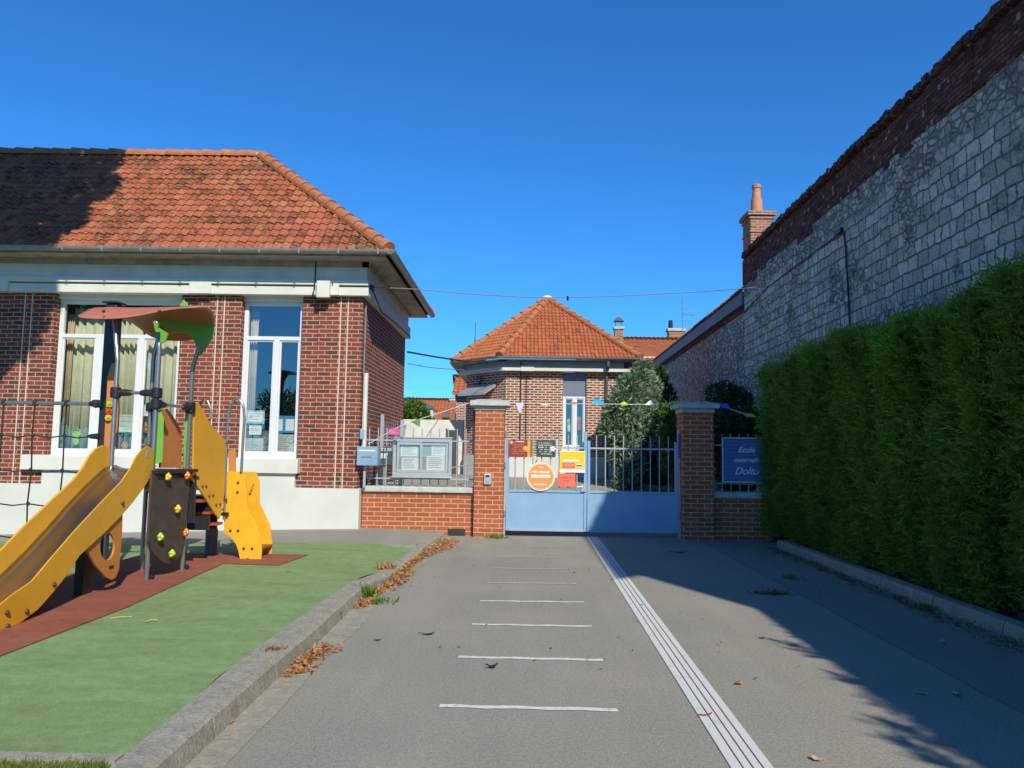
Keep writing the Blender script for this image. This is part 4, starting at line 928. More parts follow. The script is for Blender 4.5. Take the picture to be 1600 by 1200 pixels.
b = MB(); b.box(wx0-.05,wx1+.05,Yp-.08,Yp+.2,1.42,1.62); b.build('window_sill', m_white, PV)
b = MB(); b.box(wx0-.4,wx1+.4,Yp+1.2,Yp+1.3,1,4); b.build('room_lining', m_dark, PV)
e = (A0-A1).normalized(); nr = Vector((e.y,-e.x,0)); mid = (A0+A1)/2+e*(-.10); L = .62
b = MB(); zz = 3.27
b.add([mid-e*L+nr*.02+Vector((0,0,zz+.30)), mid+e*L+nr*.02+Vector((0,0,zz+.30)), mid+e*L+nr*.52+Vector((0,0,zz)), mid-e*L+nr*.52+Vector((0,0,zz)),
       mid-e*L+nr*.02+Vector((0,0,zz+.22)), mid+e*L+nr*.02+Vector((0,0,zz+.22)), mid+e*L+nr*.52+Vector((0,0,zz-.07)), mid-e*L+nr*.52+Vector((0,0,zz-.07))], [(0,3,2,1),(4,5,6,7),(3,7,6,2),(0,4,7,3),(1,2,6,5)])
b.build('door_hood', m_alu, PV)
b = MB(); b.add([mid-e*.45+nr*.012+Vector((0,0,.75)), mid+e*.45+nr*.012+Vector((0,0,.75)), mid+e*.45+nr*.012+Vector((0,0,2.95)), mid-e*.45+nr*.012+Vector((0,0,2.95))], [(0,1,2,3)]); b.build('door', simple('dark_red_door', (.16,.06,.04,1)), PV)
c = mid-e*.12+nr*.09; b = MB(); b.ball((c.x,c.y,3.72), .11, 10); b.build('lamp', m_zincdk, PV, smooth=True)
b = MB(); b.tube([(2.52,Yp-.45,ze2+.05),(2.52,Yp-.42,ze2-.15),(2.52,Yp-.06,ze2-.38),(2.52,Yp-.06,.7)], .05, 8); b.build('downpipe', m_zincdk, PV, smooth=True)
b = MB(); b.tube([(-.05,Yp-.06,zt2+.3),(-.05,Yp-.03,3.9),(-.05,Yp-.03,1.45)], .015, 5); b.tube([(.12,Yp-.03,zt2-.1),(.12,Yp-.03,1.45)], .012, 5); b.build('cable', m_wire, PV)
rehome(PV, (.6, 26, .77))
# things in the pavilion window
for px0, py0, px1, py1, mt, lab in ((884,653,895,674,m_wht,'white and lime flower pot in the left light of the pavilion window'),(898,651,911,672,simple('rust_pot', (.35,.08,.05,1)),'rust red ornament in the right light of the pavilion window')):
    p, q = onY(px0,py1,Yp+.25), onY(px1,py0,Yp+.25); r = thing('window_ornament', lab, 'ornament', None, ((p.x+q.x)/2, Yp+.28, p.z)); w = (q.x-p.x)/2
    MB().lathe((0,0,0), [(w*.6,0),(w*.8,.2)], 10).build('pot', mt, r); b = MB(); b.ball((0,0,.30), w*.9, 8, (1,.6,1.1)); b.build('top', m_hg if mt == m_wht else mt, r)

# ================================================================== WHITE YARD WALL, FAR HOUSES, SPIRE
p = onY(626,655,24.6); b = MB(); b.box(-6.5,-1.86,24.6,24.85,.6,p.z); yw = b.build('yard_wall', m_cream); tag(yw, 'pale rendered yard wall between the school and the pavilion', 'wall')
p, q = onY(713,740,23.9), onY(735,665,23.9)
r = thing('ramp_gate', 'dark grey gate panel standing at the pavilion corner', 'gate', None, (-1.95,23.7,.75)); MB().box(-.35,.0,0,.04,.05,1.4).build('panel', simple('charcoal_sheet', (.05,.06,.07,1)), r); MB().box(-.39,-.35,-.02,.06,0,1.45).build('post', m_zincdk, r)
# handrail of the ramp
r = thing('ramp_handrail', 'thin pale handrail along the courtyard ramp', 'handrail', None, (-2.6,16.5,.25)); b = MB(); b.tube([(-.4,0,.62),(2.0,5.8,1.02)], .02, 6); b.build('rail', m_alu, r)
for t in (0,.33,.66,1): MB().tube([(-.4+2.4*t,5.8*t,-.05+.5*t),(-.4+2.4*t,5.8*t,.62+.4*t)], .016, 6).build('post', m_alu, r)
r = thing('planter_block', 'pale concrete block with grass on top, left of the pavilion', 'planter', None, (-.78,15.6,.1)); MB().box(-.12,.5,-.2,.2,0,1.02).build('block', m_cream, r, bevel=.01)
def gable_house(name, label, x0, x1, y0, y1, z0, zw, zr, along, wallm, roofm, cat='house', extra=None):
    r = thing(name, label, cat, None, ((x0+x1)/2, (y0+y1)/2, z0)); c = r.location.copy()
    def loc(o): o.parent = r; o.location = -c; return o
    b = MB(); b.box(x0,x1,y0,y1,z0,zw)
    if along == 'x':
        ym = (y0+y1)/2; b.add([(x0,y0,zw),(x0,y1,zw),(x0,ym,zr-.1)], [(0,2,1)]); b.add([(x1,y0,zw),(x1,y1,zw),(x1,ym,zr-.1)], [(0,1,2)])
    else:
        xm = (x0+x1)/2; b.add([(x0,y0,zw),(x1,y0,zw),(xm,y0,zr-.1)], [(0,1,2)]); b.add([(x0,y1,zw),(x1,y1,zw),(xm,y1,zr-.1)], [(0,2,1)])
    loc(b.build('wall', wallm)); o_ = .35
    if along == 'x':
        ym = (y0+y1)/2; rl = ((ym-y0+o_)**2+(zr-zw+.2)**2)**.5
        for s_, yy in ((1,y0-o_),(-1,y1+o_)):
            a0, a1 = ((x0-.2,yy,zw-.2),(x1+.2,yy,zw-.2)) if s_ > 0 else ((x1+.2,yy,zw-.2),(x0-.2,yy,zw-.2))
            m_, fr = tile_slope(a0, a1, Vector((0,ym-yy,zr-zw+.2)), rl, .24, .34, [], .025, .025, 4); o = m_.build('roof', roofm); roof_uv(o, fr); loc(o)
        h = MB(); half_rounds(h, (x0-.2,ym,zr+.03),(x1+.2,ym,zr+.03), .12, .4); loc(h.build('ridge_tiles', m_ridge))
    else:
        xm = (x0+x1)/2; rl = ((xm-x0+o_)**2+(zr-zw+.2)**2)**.5
        for s_, xx in ((1,x0-o_),(-1,x1+o_)):
            a0, a1 = ((xx,y1+.2,zw-.2),(xx,y0-.2,zw-.2)) if s_ > 0 else ((xx,y0-.2,zw-.2),(xx,y1+.2,zw-.2))
            m_, fr = tile_slope(a0, a1, Vector((xm-xx,0,zr-zw+.2)), rl, .24, .34, [], .025, .025, 4); o = m_.build('roof', roofm); roof_uv(o, fr); loc(o)
        h = MB(); half_rounds(h, (xm,y0-.2,zr+.03),(xm,y1+.2,zr+.03), .12, .4); loc(h.build('ridge_tiles', m_ridge))
    if extra: extra(r, loc)
    return r
def chimney_part(loc, x, y, w, d, z0, z1, mat, cap=True, pot=0, cowl=False):
    b = MB(); b.box(x-w/2,x+w/2,y-d/2,y+d/2,z0,z1); o = loc(b.build('chimney', mat))
    b = MB(); b.box(x-w/2-.05,x+w/2+.05,y-d/2-.05,y+d/2+.05,z1,z1+.12); loc(b.build('chimney_cap', m_cap))
    if cowl:
        b = MB(); b.box(x-w*.4,x-w*.34,y-.02,y+.02,z1+.12,z1+.4); b.box(x+w*.34,x+w*.4,y-.02,y+.02,z1+.12,z1+.4); b.add([(x-w*.6,y-d*.6,z1+.4),(x+w*.6,y-d*.6,z1+.4),(x+w*.6,y+d*.6,z1+.4),(x-w*.6,y+d*.6,z1+.4),(x-w*.2,y,z1+.62),(x+w*.2,y,z1+.62)], [(0,1,5,4),(1,2,5),(2,3,4,5),(3,0,4),(3,2,1,0)]); loc(b.build('chimney_cowl', m_zincdk))
    return o
Yh = 52.0
def far_extra(r, loc):
    p = onY(711,628,Yh+3.5); chimney_part(loc, p.x, Yh+3.8, .75, .6, p.z-1.5, p.z+.1, m_brick_ch); 
    b = MB(); b.lathe((p.x+.12,Yh+3.8,p.z+.2),[(.12,0),(.09,.5)],8); loc(b.build('chimney_pot', m_terra))
    d = onY(667,645,Yh-.2); b = MB(); b.box(d.x-.42,d.x+.42,Yh-.35,Yh+2,d.z-.7,d.z+.3); loc(b.build('dormer', simple('dormer_cladding', (.52,.56,.52,1))))
    b = MB(); b.box(d.x-.25,d.x+.25,Yh-.37,Yh-.352,d.z-.35,d.z+.2); loc(b.build('dormer_window', m_dark))
    b = MB(); b.add([(d.x-.5,Yh-.5,d.z+.3),(d.x+.5,Yh-.5,d.z+.3),(d.x,Yh-.5,d.z+.65),(d.x-.5,Yh+2,d.z+.3),(d.x+.5,Yh+2,d.z+.3),(d.x,Yh+2,d.z+.65)], [(0,1,2),(0,2,5,3),(1,4,5,2)]); loc(b.build('dormer_roof', m_zincdk))
    s_ = onY(699,649,Yh+.6); b = MB(); b.obox((s_.x,Yh+.35,s_.z),(.2,0,0),(0,.2,.21),(0,-.04,.04)); loc(b.build('skylight', m_zincdk))
p0, p1 = onY(640,655,Yh), onY(742,625,Yh)
gable_house('far_house', 'distant house with a long orange tile roof, dormer and skylight', -13.5, -3.0, Yh, Yh+8, .5, onY(690,660,Yh).z, onY(690,625,Yh+4).z, 'x', m_cream, m_tile3, extra=far_extra)
q = onY(722,615,36); gable_house('small_outhouse', 'small orange roofed outhouse peeping out left of the pavilion', q.x-.25, q.x+4, 36, 39, .6, onY(722,611,36).z, onY(722,590,37.5).z, 'x', m_brick_pav, m_tile3)
q = onY(730,646,40); tag(MB().box(q.x-.65,q.x+1.2,40,42,.6,q.z).build('flat_annexe', m_white), 'white flat roofed annexe just visible left of the pavilion pillar', 'annexe')
s0 = onY(742,556,95); r = thing('church_spire', 'thin grey church spire rising behind the pavilion roof', 'spire', None, (s0.x, 95, .5)); b = MB(); b.lathe((0,0,0),[(2.0,0),(1.7,s0.z-4.0),(1.2,s0.z-2.6),(.5,s0.z-.8),(.15,s0.z+1.0),(.06,s0.z+2.1)],8); b.build('spire', m_slate, r); b = MB(); b.tube([(0,0,s0.z+2.0),(0,0,s0.z+3.6)], .05, 5); b.build('finial', m_zincdk, r)
q0, q1 = onY(975,560,38), onY(1060,531,38)
def red_extra(r, loc):
    p = onY(968,527,37.2); chimney_part(loc, p.x, 37.6, .42, .42, p.z-1.2, onY(968,513,37.2).z, m_brick_ch, cowl=True)
gable_house('rear_house', 'house with a plain red orange roof and capped chimney behind the pavilion', 3.4, 12, 38-.35, 46, .7, onY(1000,562,37.3).z+.2, onY(1010,530,41.8).z, 'x', m_cream, m_tile3, extra=red_extra)
p = onY(1056,521,44); r = thing('stub_chimney', 'pale stubby chimney above the outbuilding roof', 'chimney', None, (p.x, 44, p.z-2)); MB().box(-.45,.45,-.3,.3,0,2.1).build('stack', m_brick_ch, r); MB().box(-.52,.52,-.36,.36,2.1,2.25).build('cap', m_cap, r); MB().lathe((-.3,0,2.25),[(.14,0),(.12,.5)],8).build('pot', m_black, r)
a_ = onY(1067,522,42); t_ = onY(1066,466,42); r = thing('tv_antenna', 'thin television aerial on a mast above the far roofs', 'antenna', None, (a_.x, 42, a_.z-1.0)); h = t_.z-a_.z+1.0
MB().tube([(0,0,0),(0,0,h)], .028, 6).build('mast', m_zinc, r); b = MB(); b.tube([(-.1,0,h-.85),(.75,0,h-.95)], .018, 5)
for i in range(7): b.tube([(.0+.1*i,-.25,h-.86-.012*i),(.0+.1*i,.25,h-.86-.012*i)], .01, 4)
for z in (.25,.6,1.25): b.tube([(-.14,0,h-z),(.14,0,h-z)], .012, 4)
b.build('boom', m_zinc, r)

# ================================================================== STONE WALL (right)
def wxx(y): return 5.5+.0184*(y-12)
SW = thing('stone_wall', 'tall old chalk and flint wall topped with dark weathered brick', 'wall', None, (5.8, 8, 0)); c = SW.location.copy()
def sl_(o): o.parent = SW; o.location = -c; return o
ya, yb_ = 1.0, 19.45; zs = 5.90; zt3 = 6.53; th = .5
def prism(b, y0, y1, z0, z1, o0=0, o1=.5):
    x0, x1 = wxx(y0), wxx(y1)
    b.add([(x0+o0,y0,z0),(x0+o1,y0,z0),(x1+o1,y1,z0),(x1+o0,y1,z0),(x0+o0,y0,z1),(x0+o1,y0,z1),(x1+o1,y1,z1),(x1+o0,y1,z1)], [(0,1,2,3),(7,6,5,4),(0,4,5,1),(2,6,7,3),(1,5,6,2),(3,7,4,0)])
# stone face as a fine relief grid so the blocks catch the light
ny, nz = 330, 84; V = np.zeros(((ny+1)*(nz+1),3)); yy = np.linspace(ya,yb_,ny+1); zz = np.linspace(-.1,zs,nz+1)
from mathutils import noise as mn
k_ = 0
for i in range(ny+1):
    for j in range(nz+1):
        y, z = yy[i], zz[j]; d = .05*mn.noise(Vector((y*.5,z*.6,1)))+.028*mn.noise(Vector((y*2.3,z*3.1,4)))+.02*mn.noise(Vector((y*6,z*7,9)))
        edge = min(1, (y-ya)/.2, (yb_-y)/.2); V[k_] = (wxx(y)-max(0,d+.01)*edge, y, z); k_ += 1
I = (np.arange(ny)[:,None]*(nz+1)+np.arange(nz)[None,:]).ravel(); Fq = np.stack([I, I+1, I+nz+2, I+nz+1], 1)
o = mesh_np('stone_face', V, Fq, m_stone); lay = o.data.uv_layers.new(name='UVMap'); vi = np.empty(Fq.size, dtype=np.int32); o.data.loops.foreach_get('vertex_index', vi); lay.data.foreach_set('uv', np.stack([-V[vi][:,1], V[vi][:,2]],1).astype(np.float32).ravel()); o.data.shade_smooth(); sl_(o)
b = MB(); b.add([(wxx(ya),ya,-.1),(wxx(ya)+th,ya,-.1),(wxx(yb_)+th,yb_,-.1),(wxx(yb_),yb_,-.1),(wxx(ya),ya,zs),(wxx(ya)+th,ya,zs),(wxx(yb_)+th,yb_,zs),(wxx(yb_),yb_,zs)], [(0,4,5,1),(2,6,7,3),(1,5,6,2)]); sl_(b.build('core', m_stone)); b = MB(); prism(b, -6.5, ya-.002, -.1, 6.35); sl_(b.build('shadow_caster_end', m_stone))  # end piece is out of view, its height set to shape the road shadow
# brick top courses with a ragged lower edge
b = MB(); r2 = random.Random(5); y = ya
while y < yb_:
    y2 = min(yb_, y+r2.uniform(.5,1.1)); lo = zs-r2.choice([0,.0,.07,.14,.07,-.0]); prism(b, y, y2, lo, zt3-.06+r2.uniform(-.03,.03), -.02-r2.uniform(0,.02), th); y = y2
sl_(b.build('brick_top', m_brick_dk))
b = MB(); y = ya
while y < yb_-.1:
    w = r2.uniform(.09,.14); x0 = wxx(y); h = r2.uniform(.02,.065); o1 = r2.uniform(-.07,-.02)
    b.obox((x0+.22,y+w/2,zt3-.02+h/2),(.26-o1,0,-.05),(0,w*.46,r2.uniform(-.012,.012)),(.01,r2.uniform(-.01,.01),h/2+.05)); y += w
sl_(b.build('coping', m_brick_dk))
b = MB(); b.add([(wxx(yb_)+.0,yb_+.001,zs),(wxx(yb_)+th,yb_+.001,zs),(wxx(yb_)+th,yb_+.001,zt3),(wxx(yb_),yb_+.001,zt3)], [(3,2,1,0)]); sl_(b.build('end_face', m_brick_dk))
# moss tufts on the coping
def blades(P0, D, Lh, W):
    """thin pointed leaves: base, direction, length, width -> quads"""
    n = len(P0); side = np.cross(D, rng.normal(size=(n,3))); side /= np.linalg.norm(side,axis=1)[:,None]+1e-9
    m = P0+D*Lh[:,None]*.5; tip = P0+D*Lh[:,None]; V = np.stack([P0, m+side*W[:,None], tip, m-side*W[:,None]],1).reshape(-1,3)
    return V, np.arange(n*4).reshape(-1,4)
n = 900; t = rng.uniform(0,1,n); cl = np.array([rng.uniform(ya+8,yb_) for _ in range(45)]); yy_ = rng.choice(cl,n)+rng.normal(0,.12,n); P0 = np.stack([5.5+.0184*(yy_-12)+rng.uniform(-.05,.15,n), yy_, zt3+.02+rng.uniform(0,.05,n)],1)
D = rng.normal(size=(n,3))*.6+np.array([-.2,0,1]); D /= np.linalg.norm(D,axis=1)[:,None]; V, Fq = blades(P0, D, rng.uniform(.04,.14,n), rng.uniform(.004,.009,n)); sl_(mesh_np('moss_tufts', V, Fq, m_weed))

# lower continuation: outbuilding with slate fascia and tiled roof
OB = thing('outbuilding', 'lower flint walled outbuilding with slate edge and orange tile roof', 'building', None, (6.5, 27, 0)); c2 = OB.location.copy()
def ol(o): o.parent = OB; o.location = -c2; return o
y0, y1 = yb_+.01, 36.0
b = MB(); prism(b, y0, y1, -.1, 5.32, .05, 4.0); ol(b.build('wall', m_rubble))
b = MB(); prism(b, y0, y1, 5.18, 5.34, .03, .049); ol(b.build('brick_course', m_brick_dk))
b = MB(); y = y0
while y < y1: prism(b, y+.004, min(y+.9,y1)-.004, 5.34, 5.68, -.06, .06); y += .9
ol(b.build('slate_fascia', m_slate))
upv = Vector((1.9,0,1.55)); m_, fr = tile_slope((wxx(y1)-.08,y1,5.70),(wxx(y0)-.08,y0,5.70), upv, 2.9, .22, .33, [], .025, .03, 5); o = m_.build('roof', m_tile3); roof_uv(o, fr); ol(o)
b = MB(); x = wxx(27)+2.3; b.quad((x,y0,7.4),(x+2.2,y0,5.5),(x+2.2,y1,5.5),(x,y1,7.4)); ol(b.build('roof', m_tile3))
# brick house behind the wall with the tall chimney
Yc_ = 21.4
hs = gable_house('walled_house', 'house behind the stone wall showing only its brick chimney', 6.9, 10.5, 13, 21.2, 0, 6.7, 8.2, 'y', m_brick_ch, m_tile3)
ct = onY(1187,283,Yc_); cb_ = onY(1190,330,Yc_); cl0, cl1 = onY(1173,370,Yc_), onY(1208,340,Yc_)
CH = thing('brick_chimney', 'brick chimney with a tall tapered clay pot above the stone wall', 'chimney', None, ((cl0.x+cl1.x)/2, Yc_, 6.8)); w = (cl1.x-cl0.x)/2; zt4 = cb_.z-6.8
MB().box(-w,w,0,.75,0,zt4-.22).build('stack', m_brick_ch, CH)
b = MB(); b.box(-w-.03,w+.03,-.03,.78,zt4-.22,zt4-.12); b.box(-w-.09,w+.07,-.08,.82,zt4-.12,zt4); b.build('cap', m_brick_ch, CH)
MB().box(-w-.025,w+.025,-.025,.775,zt4-.62,zt4-.57).build('band', m_brick_ch, CH)
hp_ = ct.z-cb_.z; MB().lathe((-.05,.3,zt4),[(.17,0),(.155,hp_*.5),(.13,hp_*.52),(.105,hp_*.86),(.125,hp_*.87),(.13,hp_*.98),(.10,hp_)],14).build('pot', m_terra, CH, smooth=True)

# ================================================================== HEDGE AND PLANTS
def hedge():
    r = thing('hedge', 'long dense clipped conifer hedge in shade along the stone wall', 'hedge', None, (4.6, 6, .1)); c = r.location.copy()
    def loc(o): o.parent = r; o.location = -c; return o
    def xf(y): return 4.10+.0184*(y-6)-.03*np.clip((y-11.5)/2,0,1)
    def top(y): return 3.02+.07*np.sin(y*1.3)+.05*np.sin(y*3.7+1)+np.clip((4-y)*.25,0,1.5)  # near end, out of view, rises to shape the shadow on the road
    # core: a lumpy closed body
    b = MB(); ys = np.linspace(-3.5,13.55,70); pr = []
    for y in ys:
        t = float(top(y)); e = min(1,(13.7-y)/.5); x = xf(y)
        pr.append([(x+.40,y,.05),(x+.30+.05*math.sin(y*4),y,.6),(x+.27+.05*math.sin(y*2.7+1),y,1.6),(x+.30,y,2.4),(x+.38,y,t-.30),(x+.6,y,t-.22),(x+1.05,y,t-.2),(x+1.2,y,.05)])
    vs = [p for q in pr for p in q]; n = 8
    b.add(vs, [(i*n+k, i*n+k+1, (i+1)*n+k+1, (i+1)*n+k) for i in range(len(ys)-1) for k in range(n-1)]+[tuple(range(n)), tuple(reversed([(len(ys)-1)*n+k for k in range(n)]))])
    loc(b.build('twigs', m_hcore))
    # sprays of scale foliage
    def sprays(m, ylo, yhi, per):
        y = rng.uniform(ylo,yhi,m); face = rng.uniform(0,1,m); t = top(y)
        fr = face < .70; en = (face >= .94)
        z = np.where(fr|en, .12+(t-.1)*rng.uniform(0,1,m)**.92, t-.10+rng.uniform(-.1,.10,m)); y = np.where(en, 13.5+rng.uniform(-.1,.1,m), y)
        lump = np.array([.10*mn.noise(Vector((a*1.1,b_*1.1,2)))+.075*mn.noise(Vector((a*3.0,b_*2.6,7))) for a, b_ in zip(y,z)])*1.3
        seam = np.abs(((y+.25*np.array([mn.noise(Vector((b_*.9,a*.2,11))) for a, b_ in zip(y,z)]))/1.25)%1-.5); lump = lump-np.clip(.5-seam-.36,0,.14)*1.3
        gap = np.array([mn.noise(Vector((a*1.5+5,b_*1.2,3))) for a, b_ in zip(y,z)])
        keep = ~(fr & (gap < -.40) & (rng.uniform(0,1,m) < .85)); y, z, t, lump, fr, en = y[keep], z[keep], t[keep], lump[keep], fr[keep], en[keep]; m = len(y)
        low = np.clip((.6-z)/.6,0,1)*.12
        x = np.where(fr, xf(y)+.10-lump+low+rng.uniform(-.03,.16,m), np.where(en, xf(y)+rng.uniform(.0,1.1,m), xf(y)+rng.uniform(.1,1.15,m)))
        base = np.stack([x,y,z],1)
        nrm = np.where(fr[:,None], np.array([-1,-.15,.12]), np.where(en[:,None], np.array([-.4,1,.2]), np.array([-.25,0,1])))
        main = nrm*.75+rng.normal(size=(m,3))*np.array([.30,.45,.22])+np.array([0,-.55,.0]); main /= np.linalg.norm(main,axis=1)[:,None]
        P = np.repeat(base,per,0); Dm = np.repeat(main,per,0); s = np.tile(np.linspace(0,1,per),m); sz = np.repeat(rng.uniform(.7,1.35,m),per)
        sd = np.cross(Dm, np.repeat(rng.normal(size=(m,3)),per,0)); sd /= np.linalg.norm(sd,axis=1)[:,None]
        sg = np.where(np.arange(m*per)%2==0,1,-1)[:,None]
        P = P+Dm*(s*.12*sz)[:,None]; D = Dm*.85+sd*sg*(.75*(1-s*.6))[:,None]+rng.normal(size=(m*per,3))*.12; D /= np.linalg.norm(D,axis=1)[:,None]
        return blades(P, D, sz*rng.uniform(.04,.078,m*per), sz*rng.uniform(.004,.0075,m*per))
    V1, F1 = sprays(44000, 6.0, 13.55, 8); V2, F2 = sprays(12000, -3.5, 6.0, 8)
    V = np.concatenate([V1,V2]); Fq = np.concatenate([F1,F2+len(V1)]); loc(mesh_np('foliage', V, Fq, m_hedge))
    # unseen shoots added at the near end to cast spiky shadows
    n = 1500; y = rng.uniform(-3,2.2,n); P0 = np.stack([xf(y)+rng.uniform(.0,.9,n), y, top(y)-.1],1); cl = rng.integers(0,22,n); cx = rng.uniform(-3,3.2,22); h = rng.uniform(.15,.5,22); P0[:,1] = cx[cl]+rng.normal(0,.06,n); P0[:,0] = 4.1+rng.uniform(-.1,.5,22)[cl]; P0[:,2] = top(P0[:,1])-.1+rng.uniform(0,1,n)*h[cl]
    D = rng.normal(size=(n,3))*.5+np.array([-.1,0,.8]); D /= np.linalg.norm(D,axis=1)[:,None]; V, Fq = blades(P0, D, rng.uniform(.12,.25,n), rng.uniform(.012,.02,n)); loc(mesh_np('shoots', V, Fq, m_hedge))
    return r
hedge()
def puff(n, centres, radii, flat=1.0):
    k = rng.integers(0,len(centres),n); d = rng.normal(size=(n,3)); d /= np.linalg.norm(d,axis=1)[:,None]; d[:,2] *= flat
    return np.array(centres)[k]+d*np.array(radii)[k][:,None]*rng.uniform(.55,1.05,n)[:,None]**.6, d
def leafy(name, parent, n, centres, radii, mat, L=(.1,.2), Wd=(.02,.05), up=.3, flat=1.0):
    P, d = puff(n, centres, radii, flat); D = d*.7+rng.normal(size=(n,3))*.5+np.array([0,0,up]); D /= np.linalg.norm(D,axis=1)[:,None]
    V, Fq = blades(P, D, rng.uniform(*L,n), rng.uniform(*Wd,n)); return mesh_np(name, V, Fq, mat, parent)
def limbs(b, base, tips, r0):
    for t in tips:
        t = Vector(t); m = Vector(base).lerp(t,.5)+Vector((0,0,.1*(t-Vector(base)).length)); b.tube([base, m, t], [r0,r0*.6,r0*.2], 7)
# silvery tree in front of the pavilion's right end
Yt = 21.0; tc = onY(998,640,Yt); tz = lambda y: onY(998,y,Yt).z
def pc(x, y, dY=0): p = onY(x,y,Yt+dY); return (p.x,p.y,p.z)
ST = thing('silvery_tree', 'bushy silver green tree hiding the right end of the pavilion', 'tree', None, (tc.x, Yt, .6)); lc = ST.location
cen = [pc(1003,580,.2), pc(1000,592), pc(1015,605,.3), pc(985,605,-.1), pc(1012,625,.2), pc(975,628,-.2), pc(993,625), pc(1020,640,.3), pc(965,650,-.2), pc(985,660,-.3), pc(1008,655), pc(958,672,-.3), pc(975,690,-.4), pc(1000,680), pc(968,715,-.3), pc(985,730,-.3), pc(980,755,-.3), pc(1008,576,.2)]
rad = [.26,.30,.40,.40,.45,.45,.48,.36,.42,.50,.55,.40,.45,.5,.34,.36,.36,.2]
cen = [tuple(Vector(c_)-lc) for c_ in cen]
leafy('crown', ST, 15000, cen, [r_*rnd.uniform(.68,1.05) for r_ in rad], m_silver, (.09,.22), (.018,.04), .3)
b = MB(); b.tube([(0,.3,-.2),(.05,.35,1.6),(.1,.35,3.2)], [.13,.1,.03], 8); limbs(b, (.03,.35,1.2), cen[2:16:2], .05); b.build('trunk', m_bark, ST)
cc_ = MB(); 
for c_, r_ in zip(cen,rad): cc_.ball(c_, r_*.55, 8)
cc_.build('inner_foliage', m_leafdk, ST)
# dark shrubs between tree and right pillar, and green one by the pillar
def shrub(label, pts, rads, n, mat, Y, L=(.07,.16), Wd=(.015,.035), name='shrub', cat='shrub', up=.3, core=True):
    P = [onY(x,y,Y+rnd.uniform(-.3,.3)) for x,y in pts]; m = sum(P, Vector((0,0,0)))/len(P); r = thing(name, label, cat, None, (m.x, Y, .25))
    ce = [tuple(p-r.location) for p in P]; leafy('foliage', r, n, ce, rads, mat, L, Wd, up)
    b = MB(); 
    for c_ in ce[:5]: b.tube([(0,0,-.2), tuple(Vector(c_)*.6), c_], [.04,.025,.01], 6)
    b.build('stems', m_bark, r)
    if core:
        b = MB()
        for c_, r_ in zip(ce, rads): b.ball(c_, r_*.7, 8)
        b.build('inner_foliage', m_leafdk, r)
    return r
shrub('dark evergreen bush between the silvery tree and the stone wall', [(1025,590),(1030,620),(1025,650),(1030,680),(1022,710),(1030,735),(1010,700),(1008,735),(1040,650)], [.3,.45,.5,.55,.55,.5,.5,.45,.4], 9000, m_leafdk, 22.0)
shrub('green bush just left of the shaded pillar', [(1050,650),(1052,665),(1047,680),(1055,700),(1050,720)], [.28,.3,.3,.3,.3], 5000, m_leafgr, 18.5)
shrub('dark leafy bush behind the blue name sign', [(1125,655),(1140,665),(1160,670),(1175,660),(1125,685),(1150,690),(1180,690),(1130,715),(1160,720),(1185,725),(1140,745),(1170,745)], [.25]*12, 9000, m_leafdk, 15.2, (.05,.12), (.012,.03))
shrub('climbing greenery on the foot of the flint wall behind the railing', [(1120,618),(1135,612),(1150,620),(1128,635),(1160,630)], [.22,.2,.2,.25,.2], 1500, m_leafdk, 17.5, core=False)
sp = onX(1250,545,5.05); r = thing('spiky_plant', 'dark spiky seedling sticking up between hedge and stone wall', 'plant', None, (sp.x, sp.y, 2.4)); n = 260; P0 = np.stack([rng.normal(0,.03,n), rng.normal(0,.06,n), rng.uniform(.0,.75,n)],1); D = rng.normal(size=(n,3))*np.array([.4,.8,.3])+np.array([-.1,0,.55]); D /= np.linalg.norm(D,axis=1)[:,None]
V, Fq = blades(P0, D, rng.uniform(.12,.3,n), rng.uniform(.008,.018,n)); mesh_np('leaves', V, Fq, m_leafdk, r); MB().tube([(0,0,-.9),(0,0,.8)], [.02,.008], 6).build('stem', m_bark, r)
# ferns and low plants seen through the right gate leaf
for i, (px, py, s_, lab) in enumerate(((985,760,.42,'low fern behind the middle of the right gate leaf'), (1008,745,.55,'broad fern in the shade behind the right gate leaf'), (1035,752,.5,'fern close to the shaded pillar behind the gate bars'), (960,757,.4,'light green grassy clump beside the silvery tree'))):
    g_ = onY(px, py, 18.2); r = thing('fern', lab, 'plant', 'low plants behind the gate', (g_.x, 18.2, .3)); P, D_ = [], []
    for f in range(16):
        an = rnd.uniform(0,6.28); l = s_*rnd.uniform(.8,1.3)
        for t in np.linspace(.05,1,16):
            q = Vector((math.cos(an)*l*t, math.sin(an)*l*t, l*(1.5*t-1.15*t*t)+.05))
            for sg in (1,-1): P.append(q); D_.append(Vector((-math.sin(an)*sg+math.cos(an)*.4, math.cos(an)*sg+math.sin(an)*.4, -.1)).normalized())
    P = np.array([p[:] for p in P]); D_ = np.array([p[:] for p in D_]); V, Fq = blades(P, D_, np.full(len(P),s_*.22), np.full(len(P),s_*.03)); mesh_np('fronds', V, Fq, m_weed if i == 3 else m_fern, r)
tr = onY(645,640,34); FT = thing('yard_tree', 'round green tree behind the white yard wall', 'tree', None, (tr.x-.1, 34, .6)); cz = tr.z-.6
leafy('crown', FT, 9000, [(0,0,cz-.3),(-.7,0,cz-.6),(.5,0,cz-.9),(-.2,.3,cz-1.2),(-1.2,0,cz-1.4),(.6,0,cz-1.7),(1.0,0,cz-1.9)], [.75,.8,.7,1.0,.9,.8,.6], m_leafgr, (.12,.25), (.03,.07)); b = MB(); b.tube([(0,0,-.2),(0,0,cz-1)], [.14,.08], 7); b.ball((-.2,.2,cz-1.2),.8,8); b.build('trunk', m_bark, FT)

